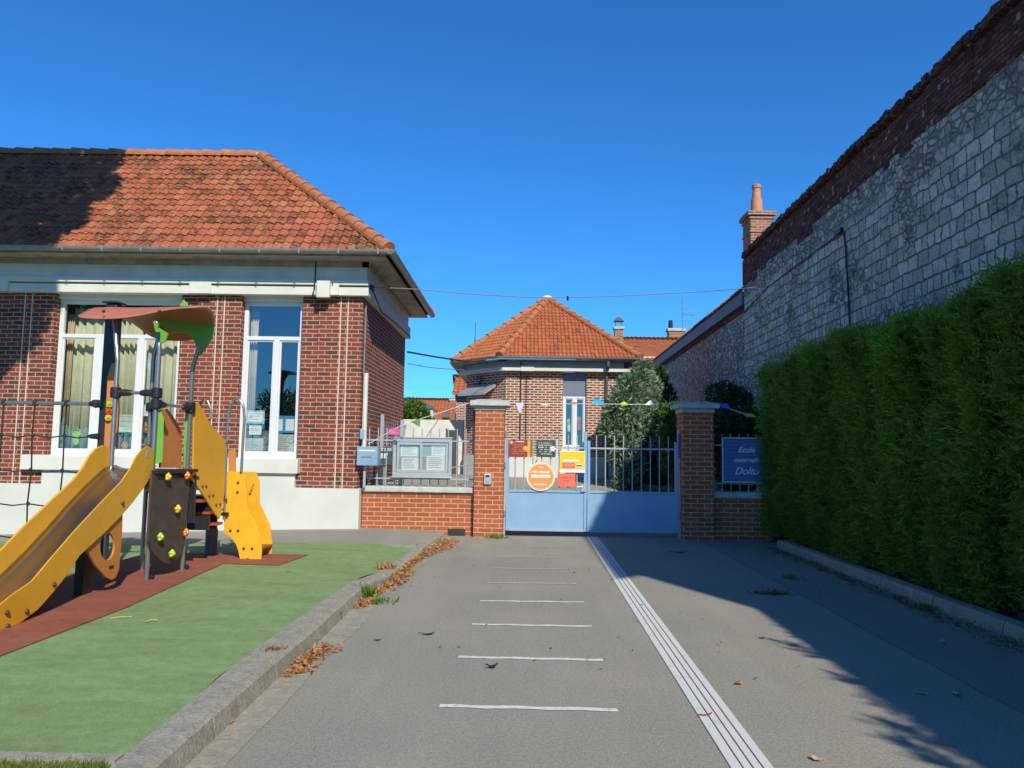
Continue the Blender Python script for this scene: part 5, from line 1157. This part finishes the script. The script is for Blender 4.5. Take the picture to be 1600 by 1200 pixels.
# ================================================================== WHAT STANDS BEHIND THE CAMERA (seen in the panes, by shadow, or added to cast it)
gable_house('shadow_caster_house', 'tall unseen brick house added behind the camera to cast the driveway shadow', 6.27, 12, -2.15, 7.0, 0, 10.2, 12.2, 'y', m_brick, m_tile3)  # unseen house, added and sized to cast the driveway shadow edge
def big_tree(label, x, y, zc, rc, hc, n, leaf=(.14,.26), group=None, taper=.9, extra=()):
    r = thing('broad_tree', label, 'tree', group, (x, y, 0)); ce, ra = [], []
    for i in range(26):
        a = rnd.uniform(0,6.28); q = rnd.uniform(0,1)**.5*rc*.75; zz = zc+rnd.uniform(-.5,.5)*hc; k = 1-abs(zz-zc)/hc*taper; ce.append((q*k*math.cos(a), q*k*math.sin(a), zz)); ra.append(rnd.uniform(.28,.42)*rc)
    for q_ in extra: ce.append((q_[0]-x,q_[1]-y,q_[2])); ra.append(q_[3])
    leafy('crown', r, n, ce, ra, m_leafgr, leaf, (.04,.09)); b = MB(); b.tube([(0,0,-.3),(.1,0,zc*.4),(0,.1,zc*.7),(0,0,zc)], [rc*.09+.06,rc*.07+.05,rc*.06,.05], 9); limbs(b, (0,.05,zc*.6), ce[:12], rc*.03); b.build('trunk', m_bark, r); return r
big_tree('broad leafy tree left of the playground, its shadow on the school roof', -9.5, 7.5, 11.9, 4.0, 4.3, 64000, taper=.25, extra=[(-6.8,6.6,10.0,1.1),(-7.0,5.6,10.3,1.1),(-7.8,6.4,9.7,1.1),(-6.8,7.6,10.7,1.1),(-7.5,7.0,10.4,1.2),(-6.8,8.6,11.7,1.1),(-7.2,9.4,12.6,1.1),(-8.2,5.6,10.2,1.2),(-8.4,7.4,10.0,1.2),(-7.2,6.2,11.2,1.1)]*2)
for x, y, h in ((-22,-27,5.4),(-17.5,-29,6.0),(-13,-28,5.2),(-26,-26,6.4)): big_tree('leafy tree behind the camera, mirrored low in the window panes', x, y, h*.62, 2.6, h*.42, 2500, (.3,.5), 'trees mirrored in the window panes')
big_tree('broad tree far left of the playground, mirrored dark in the wide window', -15.8, -1.0, 5.2, 3.0, 4.2, 12000, (.25,.4), taper=.5)
LP = thing('street_lamp', 'dark mushroom headed street lamp mirrored in the narrow window', 'lamp post', None, (-10.3,-5.2,0)); MB().tube([(0,0,0),(0,0,4.1)], [.09,.07], 10).build('pole', m_black, LP, smooth=True)
MB().lathe((0,0,4.1),[(.07,0),(.10,.3),(.28,.62)],16).build('neck', m_black, LP, smooth=True); MB().lathe((0,0,4.72),[(.60,0),(.58,.06),(.3,.13),(.05,.16)],20).build('shade', m_black, LP, smooth=True)
# ================================================================== PLAYGROUND TOWER
PT = thing('play_tower', 'playground tower with yellow slide, terracotta canopy, climbing wall, net and curved steps', 'play equipment', None, (-4.0, 8.2, .11)); cP = PT.location.copy()
def pl(o, par=None):
    o.parent = par or PT
    if par is None: o.location = -cP
    return o
G0 = .11
A = Vector((-3.79,7.91,G0)); B = Vector((-3.73,8.60,G0)); Cc = Vector((-4.22,7.91,G0)); Dd = Vector((-4.18,8.60,G0))
def post(p, ztop, flare, r=.024):
    b = MB(); q = Vector(flare); b.tube([p, (p.x,p.y,ztop-.02), (p.x+(q.x-p.x)*.12,p.y+(q.y-p.y)*.12,ztop+.03), q], r, 10); return pl(b.build('post', m_steel, smooth=True))
post(A, 2.50, (-3.86,7.95,2.80)); post(B, 2.36, (-3.66,8.58,2.60)); post(Cc, 2.38, (-4.33,8.0,2.82)); post(Dd, 2.50, (-4.12,8.62,2.85))
def joint(p, z, r=.052, h=.11, arms=()):
    b = MB(); b.lathe((p.x,p.y,z-h/2),[(r*.8,0),(r,.01),(r,h-.01),(r*.8,h)],12)
    for q in arms:
        d = (Vector(q)-Vector((p.x,p.y,z))).normalized(); b.tube([(p.x,p.y,z), Vector((p.x,p.y,z))+d*.13, Vector((p.x,p.y,z))+d*.17],[.04,.036,.026],10)
    return pl(b.build('clamp', m_black, smooth=True))
def rail(p, q, r=.017): b = MB(); b.tube([p,q], r, 8); return pl(b.build('rail', m_steel, smooth=True))
za, zl = 2.02, 1.91
for p, q in ((Cc,A),):
    rail((p.x,p.y,za),(q.x,q.y,za)); joint(p, za, arms=[(q.x,q.y,za)]); joint(q, za, arms=[(p.x,p.y,za)])
rail((Dd.x,Dd.y,zl),(A.x,A.y,zl)); rail((A.x,A.y,zl),(B.x,B.y,zl)); joint(A, zl-.005, .054, .10, [(Dd.x,Dd.y,zl),(B.x,B.y,zl)]); joint(B, zl, .054, .12, [(A.x,A.y,zl)]); joint(Dd, zl, .05, .1)
# deck
b = MB(); b.slab([(-4.26,7.86,1.19),(-3.70,7.86,1.19),(-3.64,8.68,1.19),(-4.22,8.68,1.19)], (0,0,.035)); pl(b.build('deck', m_black)); b = MB(); b.slab([(-4.20,7.90,1.12),(-3.76,7.90,1.12),(-3.70,8.62,1.12),(-4.16,8.62,1.12)], (0,0,.065)); pl(b.build('deck_beam', m_blackm))
# climbing wall between A and B, rounded foot
def plan(pix, p, q, offs=0.0):
    p, q = Vector(p), Vector(q); d = (q-p); n = Vector((d.y,-d.x,0)).normalized(); return [onP(x,y,p+n*offs,n) for x,y in pix], n
pix = [(238,741),(297,743),(296,770),(293,800),(290,838),(286,858),(279,872),(268,881),(257,880),(246,872),(237,860),(232,845),(234,800)]
pts, n_ = plan(pix, A, B, .055); b = MB(); b.slab(pts, n_*-.022); cw = pl(b.build('climbing_panel', m_brown, bevel=.004))
for px, py, mt in ((261,745,m_hy),(291,743,m_ho),(276,795,m_hy),(289,832,m_ho),(249,839,m_hg),(267,865,m_hg)):
    h, n2 = plan([(px,py)], A, B, .075); h = h[0]; b = MB(); r2 = random.Random(px)
    for k in range(5): a = k*1.256+r2.uniform(0,.5); b.ball(h+Vector((.012,.030*math.cos(a),.026*math.sin(a))), .021, 8)
    b.ball(h+Vector((.02,0,0)), .030, 8); b.tube([h-n_*.02, h+n_*.045], [.012,.012], 6); o = b.build('climbing_hold', mt, cw, smooth=True)
for p in (A, B):
    b = MB(); b.lathe((p.x+.035,p.y+.045,G0),[(.018,0),(.018,.02),(.03,.03),(.03,.045),(.01,.055)],8); pl(b.build('anchor_bolt', m_black))
# slide: two side boards and a steel bed, running towards the camera
nearpix = [(232,697),(239,701),(243,714),(240,738),(225,762),(208,785),(190,806),(160,836),(125,868),(100,905),(84,925),(60,952),(30,982),(0,1001),(-40,1015),(-70,1010),(-80,985),(-40,960),(0,945),(18,930),(50,908),(80,872),(118,828),(160,783),(190,752),(203,733),(213,713),(222,702)]
XN = -3.775; prof_n = [onX(x,y,XN) for x,y in nearpix]
prof_n = [Vector((XN,p.y,max(p.z,G0+.005))) for p in prof_n]
b = MB(); b.slab(prof_n, (-.013,0,0)); pl(b.build('slide_side', m_yel2, bevel=.004))
XF = -4.235; b = MB(); b.slab([Vector((XF,p.y,p.z)) for p in prof_n], (-.022,0,0)); pl(b.build('slide_side', m_yel2, bevel=.004))
bed = [Vector((0,y,z)) for y,z in ((8.02,1.235),(7.90,1.232),(7.78,1.20),(7.62,1.12),(7.45,1.03),(7.20,.885),(6.95,.72),(6.64,.53),(6.33,.365),(6.12,.27),(5.9,.235),(5.6,.225),(5.4,.20))]
b = MB(); w0, w1 = XF+.004, XN-.016; vs = []
for p in bed:
    z = max(p.z, G0+.10)
    for q in range(9): t = q/8; vs.append((w0+(w1-w0)*t, p.y, z+.035*(2*t-1)**4-.004))
b.add(vs, [(9*i+q,9*i+q+1,9*i+q+10,9*i+q+9) for i in range(len(bed)-1) for q in range(8)]); o = pl(b.build('slide_bed', m_steelr, smooth=True)); sm = o.modifiers.new('t','SOLIDIFY'); sm.thickness = .006
def cap(p, r=.017, mat=None): return pl(MB().ball(p, r, 8).build('bolt_cap', mat or m_bolt, smooth=True))
for x, y in ((41,955),(10,957),(11,978),(84,913),(191,786)): h = onX(x,y,XN); cap((XN+.004,h.y,h.z), .020)
h = onX(231,709,XN); b = MB(); b.box(XN+.0005,XN+.003,h.y-.03,h.y+.03,h.z-.035,h.z+.035); pl(b.build('maker_plate', m_alu))
b = MB(); b.tube([(XF+.03,6.35,.33),(XN-.03,6.35,.33)], .02, 6); b.tube([(-4.0,6.35,.33),(-4.0,6.4,G0)], .03, 8); pl(b.build('slide_leg', m_black))
# orange play panel with oval hole, under the slide
opix = [(192,788),(191,830),(188,868),(186,890),(181,902),(175,906),(166,902),(150,884),(138,862),(131,842),(131,832),(150,812),(172,795)]
XO = -3.80; op = [onX(x,y,XO) for x,y in opix]; hole = [onX(168+11.5*math.cos(t)+.8*math.sin(t), 854-21.5*math.sin(t), XO) for t in np.linspace(0,2*math.pi,25)[:-1]]
bm = bmesh.new(); th_ = .020
def ringed(outer, inner):
    vo = [bm.verts.new((XO,p.y,p.z)) for p in outer]; vi_ = [bm.verts.new((XO,p.y,p.z)) for p in inner]; es = []
    for L_ in (vo, vi_): es += [bm.edges.new((L_[i], L_[(i+1)%len(L_)])) for i in range(len(L_))]
    bmesh.ops.triangle_fill(bm, edges=es, use_beauty=True)
ringed(op, hole); bmesh.ops.recalc_face_normals(bm, faces=bm.faces[:])
for f in bm.faces:
    if f.normal.x < 0: f.normal_flip()
ret = bmesh.ops.extrude_face_region(bm, geom=bm.faces[:]); bmesh.ops.translate(bm, vec=(-th_,0,0), verts=[v for v in ret['geom'] if isinstance(v, bmesh.types.BMVert)]); bmesh.ops.recalc_face_normals(bm, faces=bm.faces[:])
me = bpy.data.meshes.new('play_panel'); bm.to_mesh(me); bm.free(); auto_uv(me); me.materials.append(m_org); o = bpy.data.objects.new('play_panel', me); COL.objects.link(o); pl(o)
for x, y in ((142,848),(189,783)): h = onX(x,y,XO); cap((XO+.004,h.y,h.z))
h = onX(174,886,XO); b = MB(); b.box(XO+.0005,XO+.003,h.y-.04,h.y+.04,h.z-.014,h.z+.014); pl(b.build('maker_plate', m_black))
b = MB(); p = onX(140,895,-3.95); b.box(-4.03,-3.95,p.y-.1,p.y+.05,G0,.55); pl(b.build('slide_leg', m_blackm))
# green edge panels on the posts, orange far stringer and ochre near stringer

def panelP(pix, p, q, mat, name, offs=.0, t=.02, bev=.003):
    pts, n = plan(pix, p, q, offs); b = MB(); b.slab(pts, n*-t); return pl(b.build(name, mat, bevel=bev))
panelP([(246,642),(252,643),(256,655),(254,722),(243,725),(243,690)], (-3.84,7.91,0), (-3.62,7.98,0), m_grn, 'green_panel', .0)
panelP([(290,642),(298,643),(297,732),(287,732),(287,690)], (-3.83,8.60,0), (-3.63,8.66,0), m_grn, 'green_panel', .0)
panelP([(250,640),(262,639),(272,652),(283,672),(284,731),(250,731),(252,690)], (-4.20,8.64,0), (-4.16,9.4,0), m_org, 'far_stringer', .0)
ST0, ST1 = Vector((-3.70,8.64,0)), Vector((-3.60,9.50,0))
panelP([(304,631),(310,628),(313,634),(322,650),(333,668),(345,680),(353,688),(352,730),(350,775),(347,800),(343,811),(336,803),(322,780),(307,757),(297,746),(302,736),(303,690)], ST0, ST1, m_yel2, 'near_stringer', .0)
for x, y in ((316,760),(322,760),(327,775),(333,774),(338,789),(344,788),(303,745),(310,746)): h, n_s = plan([(x,y)], ST0, ST1, .004); cap(h[0], .015)
for i in range(4):
    t = (i+.6)/4.2; y = 8.72+t*.75; z = 1.10-t*.62; b = MB(); b.box(-4.14,-3.70+t*.08,y-.10,y+.10,z-.03,z); pl(b.build('step', m_step, bevel=.004))
b = MB(); b.box(-4.16,-3.68,8.72,8.75,.62,1.15); pl(b.build('riser', m_black)); pl(MB().box(-4.14,-3.66,9.1,9.13,.5,.85).build('riser', m_black))
# lower curved flight: two yellow boards facing the camera
Yl1 = 9.55; f1 = [(355,737),(376,737),(384,745),(386,775),(387,797),(398,815),(407,838),(409,860),(408,873),(402,876),(375,876),(372,860),(366,845),(358,838),(350,834),(350,800),(352,770)]
b = MB(); b.slab([onY(x,y,Yl1) for x,y in f1], (0,.022,0)); pl(b.build('lower_stringer', m_yel, bevel=.004))
Yl2 = 10.05; f2 = [(366,737),(400,737),(405,752),(405,785),(412,800),(421,820),(425,845),(424,868),(416,871),(411,860),(407,846),(395,842),(370,830),(366,790)]
b = MB(); b.slab([onY(x,y,Yl2) for x,y in f2], (0,.022,0)); pl(b.build('lower_stringer', m_yel, bevel=.004))
for x, y in ((372,754),(371,769),(360,829),(372,829),(381,857),(394,857),(387,874)): h = onY(x,y,Yl1-.004); cap(h)
for z, x0, x1 in ((1.0,-3.72,-3.58),(.72,-3.72,-3.58),(.46,-3.62,-3.48),(.24,-3.42,-3.20)): b = MB(); b.box(x0,x1,Yl1+.024,Yl2-.002,z-.03,z); pl(b.build('step', m_step, bevel=.004))
h = onY(392,762,Yl2-.003); b = MB(); b.tube([(h.x,Yl2-.02,h.z-.06),(h.x+.02,Yl2-.03,h.z-.02),(h.x+.04,Yl2-.02,h.z+.06)], .010, 6); b.ball((h.x,Yl2-.02,h.z-.06), .018, 7); pl(b.build('grip', m_org))
q = panelP([(357,703),(368,702),(368,737),(357,738)], (-3.56,9.6,0), (-3.2,9.62,0), m_org, 'edge_panel')
# stainless hand loops
def loop(pix, Y, r=.017):
    P = [onY(x,y,Y) if not isinstance(Y,(list,tuple)) else onY(x,y,Y[i]) for i,(x,y) in enumerate(pix)]; b = MB(); b.tube(P, r, 8); return pl(b.build('hand_loop', m_steel, smooth=True))
loop([(350,812),(352,760),(354,700),(357,650),(360,635),(365,626),(371,623),(377,627),(381,637),(382,655),(379,700),(377,737)], 9.53)
loop([(311,640),(314,628),(319,624),(325,627),(329,638),(332,655)], 9.2, .013)
b = MB(); h = onY(348,803,9.53); b.box(h.x-.06,h.x+.07,9.50,9.56,h.z-.02,h.z+.02); b.ball(onY(352,692,9.50),.022,8); b.ball(onY(349,775,9.50),.022,8); b.ball(onY(353,780,9.5),.02,8); pl(b.build('clamp', m_black))
# sleeve post carrying the steps
cb2 = Vector((-3.92,9.86,G0-.02)); b = MB(); b.lathe(cb2,[(.075,0),(.075,.34),(.068,.345),(.068,.36)],14); pl(b.build('post_sleeve', m_zincdk, smooth=True)); b = MB(); b.lathe(cb2,[(.062,.36),(.062,.85)],14); pl(b.build('step_post', m_blackm, smooth=True))
b = MB(); b.box(-4.2,-3.66,9.6,9.95,.83,.87); b.ball((cb2.x-.07,9.84,.60),.02,6); b.ball((cb2.x+.07,9.84,.60),.02,6); pl(b.build('step_beam', m_black))
# tall dark column with the net, and the orange climbing board beside it
Ycol = 8.72; ct2 = onY(178,478,Ycol); cbm = onY(158,700,Ycol)
b = MB(); b.box(cbm.x-.03,cbm.x+.11,Ycol-.05,Ycol+.09,G0-.02,ct2.z+.02); cl_ = pl(b.build('column', simple('anthracite_post', (.022,.026,.034,1), .4, .15, 8), bevel=.02)); b = MB(); b.box(cbm.x-.06,cbm.x+.14,Ycol-.075,Ycol+.115,ct2.z+.02,ct2.z+.045); pl(b.build('column_cap', m_black, bevel=.01))
panelP([(174,568),(180,566),(184,575),(186,640),(183,700),(168,708),(162,700),(165,640),(168,588)], (-4.60,8.45,0), (-4.2,8.47,0), m_org, 'far_board', 0)
for px, py, mt in ((171,632,m_hg),(170,643,m_hr),(169,653,m_hy)):
    h = onY(px,py,8.43); b = MB(); b.ball(h,.040,8,(1,.7,1)); b.ball(h+Vector((.015,-.02,.01)),.02,6); pl(b.build('climbing_hold', mt, smooth=True))
b = MB(); h = onY(244,783,8.6); 
for x, y, r_ in ((237,752,.03),(236,762,.025),(232,764,.03)): b.ball(onY(x,y,8.0), r_, 8)
pl(b.build('climbing_hold', m_hy, smooth=True)); panelP([(229,736),(243,738),(243,768),(232,771),(226,762),(219,752)], (-3.95,8.0,0), (-3.75,8.02,0), m_org, 'side_board', 0)
# rope net on a steel top rail
Yn2 = 8.66; b = MB(); r0 = onY(150,631,Yn2); b.tube([(r0.x,Yn2,r0.z),(r0.x-3.2,Yn2,r0.z)], .021, 8); pl(b.build('net_rail', m_steel, smooth=True)); b = MB(); b.tube([(r0.x+.08,Yn2,r0.z),(r0.x-.02,Yn2,r0.z),(r0.x-.07,Yn2,r0.z)], [.05,.04,.026], 8); b.lathe((r0.x-.0,Yn2,r0.z-.05),[(.0,0),(.045,.02),(.045,.09),(.0,.1)],8); pl(b.build('clamp', m_black))
xs = [onY(x,632,Yn2).x for x in (104,55,6)]; xs += [xs[-1]-.36, xs[-1]-.72]; zs_ = [onY(100,y,Yn2).z for y in (681,735,788,838)]
net = MB(); 
for x in xs:
    net.tube([(x,Yn2,r0.z+.02)]+[(x+.012*math.sin(z*9+x*4),Yn2,z) for z in zs_]+[(x+.03,Yn2,G0)], .0085, 6); net.lathe((x,Yn2,r0.z-.03),[(.028,0),(.03,.04),(.02,.07)],8)
for z in zs_:
    P = [(r0.x-.03,Yn2,z)]
    for i, x in enumerate(xs): P += [((P[-1][0]+x)/2,Yn2,z-.022), (x,Yn2,z)]
    P.append((xs[-1]-.3,Yn2,z)); net.tube(P, .0085, 6)
    for x in xs: net.ball((x,Yn2,z), .024, 8, (1,.8,1))
    net.tube([(r0.x+.06,Yn2,z),(r0.x-.03,Yn2,z),(r0.x-.07,Yn2,z)], [.036,.028,.012], 7)
pl(net.build('rope_net', m_rope, smooth=True))
# canopy: a twisted sheet lofted over five lines of image pixels at assumed depths
rows = [[(117,495),(150,497.5),(185,497),(215,493),(245,486),(277,480.5),(310,479)],
        [(125,490),(155,487),(187,486.5),(217,484),(248,481),(284,479),(322,479)],
        [(148,479),(175,477),(200,477),(230,477),(265,477.5),(298,477.5),(330,483)],
        [(150,481),(185,482),(212,488),(245,492),(280,490),(312,488),(338,497)],
        [(170,494),(203,498),(222,515),(243,530),(275,532),(305,531),(333,520)]]
Yr = [7.75,7.9,8.2,8.5,8.8]; P = [[onY(x,y,Yr[j]+.02*i) for i,(x,y) in enumerate(row)] for j,row in enumerate(rows)]
b = MB(); n = 7; b.add([p for row in P for p in row], [(j*n+i,j*n+i+1,(j+1)*n+i+1,(j+1)*n+i) for j in range(4) for i in range(n-1)])
o = pl(b.build('canopy', m_red, smooth=False)); s1 = o.modifiers.new('sub','SUBSURF'); s1.levels = s1.render_levels = 2; s2 = o.modifiers.new('thick','SOLIDIFY'); s2.thickness = .014; o.data.shade_smooth()
for x, y in ((162,486),(249,486)): cap(onY(x,y,7.75), .018, m_black)
# green gusset boards carrying the canopy
panelP([(238,499),(241,500),(250,514),(262,521),(258,533),(251,537),(247,535),(243,520)], (-3.90,7.92,0), (-3.6,7.86,0), m_grn, 'gusset', 0)
panelP([(240,497),(262,489),(285,482),(306,482),(322,492),(334,508),(335,520),(328,535),(318,550),(312,556),(307,552),(306,540),(300,526),(287,519),(268,519),(252,508)], (-3.9,8.62,0), (-3.5,8.74,0), m_grn, 'gusset', 0)
panelP([(280,478),(286,468),(293,474),(294,479)], (-3.9,8.2,0), (-3.5,8.25,0), m_grn, 'fin', 0)
b = MB(); h = onY(248,524,7.88); b.box(h.x-.02,h.x+.02,7.84,7.87,h.z-.03,h.z+.03); pl(b.build('bracket', m_black))

# ================================================================== SMALL THINGS ON THE GROUND
def litter_pile(label, pts, n, spread, mat, kindname='leaf_litter', sz=(.018,.05)):
    k = rng.integers(0,len(pts),n); c0 = np.array([p[:2] for p in pts])[k]; sp_ = np.array([p[2] for p in pts])[k]; xy = c0+rng.normal(size=(n,2))*np.stack([sp_*spread,sp_*1.6],1)
    z = .008+rng.exponential(.008,n); P0 = np.stack([xy[:,0],xy[:,1],np.minimum(z,.07)],1); D = rng.normal(size=(n,3))*np.array([1,1,.35]); D /= np.linalg.norm(D,axis=1)[:,None]
    V, Fq = blades(P0, D, rng.uniform(*sz,n)*rng.choice([.7,1,1,1.6],n), rng.uniform(.004,.015,n)); V[:,2] = np.maximum(V[:,2],.006); o = mesh_np(kindname, V, Fq, mat); o['kind'] = 'stuff'; return tag(o, label, 'fallen leaves')
piles = []
for y in np.arange(7.3,12.9,.1):
    w = .045+.03*math.sin(y*2.3)+(.09 if y > 11.6 else 0); piles.append((kx(y,2)+.04+w, y, w))
litter_pile('drift of dry orange leaves lying along the left kerb', [(p[0],p[1],max(.03,p[2])) for p in piles], 3900, 1.0, m_litter)
litter_pile('small heap of dry leaves against the near kerb', [(kx(y,2)+.05+rnd.uniform(0,.08),y,.045) for y in np.linspace(5.15,5.75,8)], 480, 1.0, m_litter)
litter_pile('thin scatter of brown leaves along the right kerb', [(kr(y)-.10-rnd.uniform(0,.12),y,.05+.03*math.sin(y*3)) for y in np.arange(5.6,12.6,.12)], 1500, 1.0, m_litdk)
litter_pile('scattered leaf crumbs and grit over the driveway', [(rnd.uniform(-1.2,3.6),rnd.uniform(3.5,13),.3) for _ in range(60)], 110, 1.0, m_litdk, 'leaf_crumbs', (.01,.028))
def curled_leaf(x, y, L, W, ang, mat, label, curl=.5, z=.006, group=None, cat='leaf'):
    n = 7; vs = []; 
    for i in range(n):
        t = i/(n-1); w = W*math.sin(math.pi*min(.96,max(.06,t)))**.8; u = (t-.5)*L; hz = curl*L*(2*t-1)**2*.5
        for s_ in (-1,0,1): vs.append((u, s_*w, hz+abs(s_)*W*curl*.7))
    b = MB(); b.add(vs, [(i*3+k,i*3+3+k,i*3+4+k,i*3+1+k) for i in range(n-1) for k in (0,1)]); b.tube([(-L*.5,0,curl*L*.5),(-L*.75,.0,curl*L*.6)], .0025, 4)
    o = b.build('fallen_leaf', mat, None, smooth=True); o.location = (x,y,z); o.rotation_euler = (0,0,ang); sm = o.modifiers.new('t','SOLIDIFY'); sm.thickness = .0015; return tag(o, label, cat, group)
m_lfdk = simple('dark_dead_leaf', (.020,.018,.015,1), .7, .3, 30); m_lfred = simple('red_leaf', (.42,.07,.03,1), .7, .2, 30); m_lftan = simple('tan_leaf', (.52,.36,.18,1), .8, .2, 30); m_lfgr = simple('grey_leaf', (.34,.36,.33,1), .8, .15, 30); m_lfor = simple('rust_leaf', (.45,.17,.06,1), .8, .2, 30)
gp = 'single leaves on the asphalt'
for px, py, L, W, an, mt, lab, cu in ((769,1043,.075,.022,.3,m_lfdk,'curled black leaf beside the second white bar',.6),(669,991,.11,.018,.35,m_lfdk,'thin dark leaf on the asphalt left of the bars',.25),(590,1000,.05,.012,.1,m_lfdk,'small dark leaf near the orange leaf drift',.3),
    (1104,1118,.075,.014,.4,m_lfred,'red leaf lying across the white guide strip',.3),(1155,1068,.07,.022,.9,m_lfor,'rusty star shaped leaf on sunlit asphalt right of the strip',.4),(1276,1187,.06,.02,2.2,m_lftan,'tan leaf near the bottom edge right of the strip',.4),
    (1493,1084,.08,.024,1.2,m_lfgr,'pale leaf in the shade, right of the other grey leaf',.3),(1438,1083,.075,.02,2.0,m_lfgr,'grey leaf in the shade close to the shadow edge',.3),(1191,997,.045,.013,.2,m_lfdk,'small dark leaf on sunlit asphalt beside the big shadow',.3),
    (1062,863,.22,.035,.1,m_lfdk,'dark flat leaf in the shade in front of the right pillar',.1),(1473,1005,.08,.02,1.1,m_lfgr,'pale curled leaf in the shade near the right kerb',.6),(358,1130,.05,.02,.6,m_lfor,'orange leaf caught at the foot of the near kerb',.5),
    (957,906,.05,.018,.3,m_lfor,'rust leaf beside the strip where the shadow ends',.4),(1002,945,.03,.01,.3,m_lfdk,'tiny dark leaf on the white strip',.3)):
    g_ = onZ(px,py,.006); curled_leaf(g_.x,g_.y,L,W,an,mt,lab,cu,.006,gp)
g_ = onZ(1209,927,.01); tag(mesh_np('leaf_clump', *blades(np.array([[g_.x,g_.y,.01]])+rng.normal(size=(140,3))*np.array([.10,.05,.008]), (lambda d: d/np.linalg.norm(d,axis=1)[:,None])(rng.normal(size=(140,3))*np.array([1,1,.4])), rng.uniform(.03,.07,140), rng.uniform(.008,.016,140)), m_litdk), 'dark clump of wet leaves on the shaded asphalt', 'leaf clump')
for (x0,y0),(x1,y1),lab in (((172,968),(203,965),'pale twig on the green surface, left of the other twig'),((226,973),(243,970),'short pale twig on the green surface, right of the longer twig')):
    p, q = onZ(x0,y0,.115), onZ(x1,y1,.115); b = MB(); m = (p+q)/2+Vector((.0,.01,.004)); b.tube([p+Vector((0,0,.006)),m+Vector((0,0,.008)),q+Vector((0,0,.006))], [.004,.005,.003], 5); b.ball(q+Vector((0,0,.006)), .011, 6, (1.5,1,.6)); tag(b.build('twig', m_lftan), lab, 'twig')
g_ = onZ(451,892,.12); curled_leaf(g_.x,g_.y,.05,.018,.4,m_lftan,'small pale leaf on green beside the red corner',.3,.118)
def tuft(px, py, n, h, mat, label, z=.0, w=.05):
    g_ = onZ(px,py,z); r = thing('weed_tuft', label, 'weed', 'weeds growing in the joints', (g_.x,g_.y,z)); P0 = np.stack([rng.normal(0,w,n),rng.normal(0,w,n),np.zeros(n)],1); D = rng.normal(size=(n,3))*.55+np.array([0,0,.9]); D /= np.linalg.norm(D,axis=1)[:,None]; V, Fq = blades(P0, D, rng.uniform(.5,1.1,n)*h, rng.uniform(.005,.012,n)); o = mesh_np('blades', V, Fq, mat, r); o['kind'] = 'stuff'
tuft(570,935,170,.17,m_weed,'bright green weed growing from the kerb among the leaves')
tuft(594,942,60,.07,m_weed,'low weed at the foot of the kerb beside the taller one',0,.07)
tuft(602,889,90,.11,m_litter,'dry brown tuft on the dropped kerb',.05,.05)
tuft(775,841,90,.10,m_weed,'yellow green weed at the base of the sunlit pillar',0,.09)
tuft(527,965,40,.08,m_weed,'tiny weed sprouting behind the leaf drift',.02,.02)
tuft(1238,905,40,.08,m_weed,'small weed at the end of the right kerb',0,.05)
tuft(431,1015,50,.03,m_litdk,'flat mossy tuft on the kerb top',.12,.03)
tuft(1448,952,60,.07,m_weed,'weed in the right kerb joint under the hedge',0,.05)
# strip of grass at the playground edge
n = 5200; x = -1.74-rng.exponential(.9,n)*.8; y = 3.40-np.abs(rng.normal(0,.10,n)); P0 = np.stack([x,y,np.full(n,.085)],1); D = rng.normal(size=(n,3))*.5+np.array([0,.1,.9]); D /= np.linalg.norm(D,axis=1)[:,None]; V, Fq = blades(P0, D, rng.uniform(.02,.06,n), rng.uniform(.0015,.003,n)); o = mesh_np('grass', V, Fq, m_grass); o['kind'] = 'stuff'; tag(o, 'short dry and green grass along the concrete edging', 'grass')
